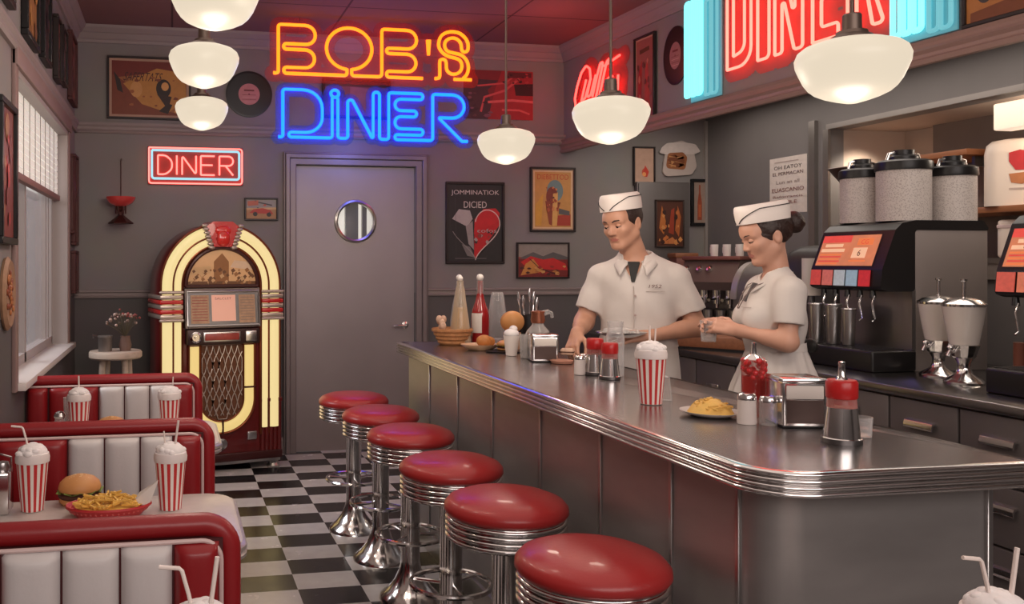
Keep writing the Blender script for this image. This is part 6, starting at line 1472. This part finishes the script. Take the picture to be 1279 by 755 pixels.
# ---- woman, seen almost in profile
def woman():
    t = thing('person', 'young woman with a hair bun in white cap and uniform holding a small glass', 'person', (2.395,3.185,0), R(-106))
    H = head_frame((.0,-.030,1.605), 5, 17, 0, .935)
    B = SDF((-.30,-.44,0), (.30,.26,1.76), .004)
    legs(B, .08, .86, -.008); B.ell((0,.015,.92), (.150,.115,.13), .04); B.ell((0,.0,1.10), (.112,.092,.19), .05); B.ell((0,0,1.28), (.135,.098,.16), .05)
    for sx in (-1,1): B.ell((sx*.062,-.082,1.275), (.055,.05,.055), .03)
    B.rc((-.12,.015,1.385), (.12,.015,1.385), .043, .043, .04); B.rc((0,.018,1.40), hp_(H,0,.012,-.05), .050, .046, .03)
    head_sdf(B, H, True)
    limbs(B, (.150,.0,1.375), (.185,-.02,1.190), (.075,-.165,1.225), (.040,.033,.031,.021)); limbs(B, (-.150,.0,1.375), (-.185,-.02,1.190), (-.07,-.17,1.225), (.040,.033,.031,.021))
    hand(B, (.070,-.173,1.228), (-.38,-.80,.18), (.62,-.25,.5), 1, (.35,.4,.45,.5), .9, .5)
    hand(B, (-.065,-.178,1.228), (.38,-.80,.16), (-.62,-.25,.5), -1, (.35,.4,.45,.5), .9, .5)
    Hi = np.array(H[1]); c0 = np.array(H[0])
    def pick(C):
        L_ = (C-c0) @ Hi/H[2]
        return ((abs(L_[:,0]) < .024) & (L_[:,1] < -.074) & (abs(L_[:,2]+.064) < .0135*(1-(abs(L_[:,0])/.027)**2))).astype(int)
    B.build('body', [skin_f, lip_m], t, pick)
    face_details(t, H, mat('iris_brown', (0,0,0)), hair_m, True)
    hr = SDF((-.16,-.22,1.42), (.16,.26,1.80), .004); A = np.array(H[1]); s = H[2]
    hr.ell(hp_(H,0,.018,.03), (.084*s,.102*s,.095*s), 0, 'add', A); hr.ell(hp_(H,0,-.105,-.012), (.086*s,.075*s,.078*s), .008, 'sub', A); hr.ell(hp_(H,0,-.045,-.09), (.12*s,.085*s,.085*s), .006, 'sub', A)
    for sx in (-1,1): hr.ell(hp_(H,sx*.088,.008,-.012), (.018,.020,.028), .006, 'sub', A)
    hr.rc(hp_(H,0,.05,-.10), hp_(H,0,.0,-.13), .065, .065, .006, 'sub')
    hr.ell(hp_(H,0,.128,.022), (.046,.042,.046), .012, 'add', A); hr.disp(lambda X,Y,Z: .0012*np.sin(160*Z+90*Y))
    hr.build('hair', hair_m, t)
    cap(t, H, .018, -8)
    K = SDF((-.30,-.20,1.06), (.30,.18,1.52), .0045)
    K.ell((0,.0,1.12), (.124,.104,.2), .04); K.ell((0,0,1.28), (.150,.112,.17), .05)
    for sx in (-1,1): K.ell((sx*.062,-.082,1.272), (.063,.06,.062), .035)
    K.rc((-.12,.015,1.385), (.12,.015,1.385), .054, .054, .045); K.rc((0,.018,1.40), (0,.0,1.47), .062, .053, .04)
    for sh, el in (((.150,.0,1.378), (.185,-.02,1.190)), ((-.150,.0,1.378), (-.185,-.02,1.190))):
        d_ = (Vector(el)-Vector(sh)).normalized(); K.rc(sh, el, .058, .054, .035, cut=(Vector(sh)+d_*.125, d_))
    K.disp(lambda X,Y,Z: .0022*np.sin(30*X+20*Z+4*np.sin(11*Z))+.0016*np.sin(42*Z+18*Y))
    K.rc((0,.0,1.445), (0,-.03,1.57), .050, .062, .01, 'sub'); K.rc((0,-.13,1.35), (0,-.07,1.46), .008, .042, .006, 'sub'); K.cutplane((0,0,1.10), (0,0,-1))
    bl_ = K.build('blouse', cloth_w, t)
    collar(bl_, 1.452, .054, .060, .74, cloth_w)
    for sx in (-1,1):
        q = MB(); q.tube([(sx*.064,.03,1.432),(sx*.066,-.03,1.425),(sx*.045,-.085,1.405),(sx*.02,-.120,1.36),(sx*.006,-.140,1.31)], .0022, 6); q.build('collar_piping', mat('piping_grey', S(120,104,100), .7), bl_)
    q = MB(); q.loft([[(-.009,-.080,1.415),(.009,-.080,1.415),(.007,-.118,1.34),(-.007,-.118,1.34)],[(-.009,-.06,1.41),(.009,-.06,1.41),(.007,-.10,1.335),(-.007,-.10,1.335)]]); q.build('necktie', mat('tie_grey', S(90,84,84), .7), t, smooth=False)
    q = MB(); q.tube([(.035,-.138,1.318),(.092,-.122,1.318)], .0016, 6); q.build('pocket_edge', mat('seam_grey', (0,0,0)), bl_)
    q = MB(); rings = []
    for z, rx, ry, w_ in ((1.165,.122,.104,0),(1.14,.128,.110,.002),(1.08,.150,.130,.004),(1.0,.178,.160,.007),(.85,.21,.20,.012),(.6,.25,.24,.018)):
        rings.append([((rx+w_*math.sin(16*2*PI*i/128))*math.cos(2*PI*i/128), (ry+w_*math.sin(16*2*PI*i/128))*math.sin(2*PI*i/128)+.008, z) for i in range(128)])
    q.loft(rings, cap=False); q.build('skirt', cloth_w, t)
    q = MB(); q.loft([[(rx*math.cos(2*PI*i/48), ry*math.sin(2*PI*i/48)+.006, z) for i in range(48)] for z, rx, ry in ((1.145,.130,.112),(1.178,.126,.108))], cap=False); q.build('waistband', cloth_w, t)
    q = MB(); q.sph(.04,.125,1.165,.045,.022,.028,14); q.sph(-.04,.125,1.165,.045,.022,.028,14); q.sph(0,.13,1.165,.02,.02,.02,12); q.build('apron_bow', black_r, t)
    shoes(t, .08)
    return t
pw = woman()
p = world(pw, (.0,-.255,1.175))
t = thing('small_glass', 'small clear glass held between the woman\'s hands', 'glass', tuple(p))
MB().lathe([(0,0),(.028,0),(.034,.085),(.032,.085),(.026,.006),(0,.006)], 24).build('tumbler', clear2, t)

# ================================================================== LIGHTS
def light(name, kind, loc, energy, color, size=.1, rot=None, sy=None, spot=None):
    l = bpy.data.lights.new(name, kind); l.energy = energy; l.color = color
    if kind == 'AREA':
        l.size = size
        if sy: l.shape = 'RECTANGLE'; l.size_y = sy
    else: l.shadow_soft_size = size
    if spot: l.spot_size = R(spot); l.spot_blend = .6
    o = bpy.data.objects.new(name, l); col.objects.link(o); o.location = loc
    if rot: o.rotation_euler = rot
    return o
warm = (1, .84, .69)
for i, (loc, lab) in enumerate(lamps):
    light('pendant_light', 'POINT', (loc[0], loc[1], loc[2]-.22), 7.5 if i < 6 else 5, warm, .10)
light('window_light', 'AREA', (-3.4, 5.3, 4.2), 330, (.95,.97,1.0), 2.6, (0, R(-52), 0), 2.6)
light('room_fill', 'AREA', (1.4, -1.6, 2.5), 85, (1,.89,.84), 4.2, (R(68), 0, 0), 1.4)
light('ceiling_bounce', 'AREA', (1.0, 2.6, 3.2), 40, (1,.84,.74), 3.0, (0,0,0), 5.0)
light('neon_red_fill', 'POINT', (2.6, 5.8, 2.95), 4, (1,.14,.10), .15)  # extra lamp added for the red neon cast on the ceiling
light('neon_red_fill', 'POINT', (1.4, 6.55, 3.0), 2.2, (1,.14,.08), .15)  # extra lamp added for red spill on the wall behind the sign
light('neon_blue_fill', 'POINT', (1.35, 6.55, 2.45), 4.5, (.16,.22,1), .15)  # extra lamp added for blue spill on wall and door top
light('recess_light', 'SPOT', (XR+.22, 5.22, 2.40), 26, (1,.86,.68), .04, (0,0,0), None, 120)
light('recess_light', 'POINT', (XR+.3, 3.9, 2.2), 8, (1,.86,.70), .1)
light('kitchen_light', 'AREA', (3.9, 4.2, 2.70), 30, (1,.88,.78), .8, (0,0,0), 4.5)
light('jukebox_light', 'POINT', (.55, 5.75, .9), 2.6, (1,.76,.45), .3)
w = bpy.data.worlds.new('World'); bpy.context.scene.world = w; w.use_nodes = True
bg = w.node_tree.nodes['Background']; bg.inputs[0].default_value = (.62,.66,.74,1); bg.inputs[1].default_value = .35

# ================================================================== CAMERA
cd = bpy.data.cameras.new('camera'); cam = bpy.data.objects.new('camera', cd); col.objects.link(cam)
cam.location = (0,0,1.5); cam.rotation_euler = (PI/2, 0, R(-10.3048))
cd.sensor_width = 36; cd.lens = 1100/1279*36; cd.shift_x = (639.5-415)/1279; cd.shift_y = (327-377.5)/1279; cd.clip_start = .02
bpy.context.scene.camera = cam
vs_ = bpy.context.scene.view_settings; vs_.view_transform = 'Standard'; vs_.look = 'None'; vs_.exposure = 0; vs_.gamma = 1
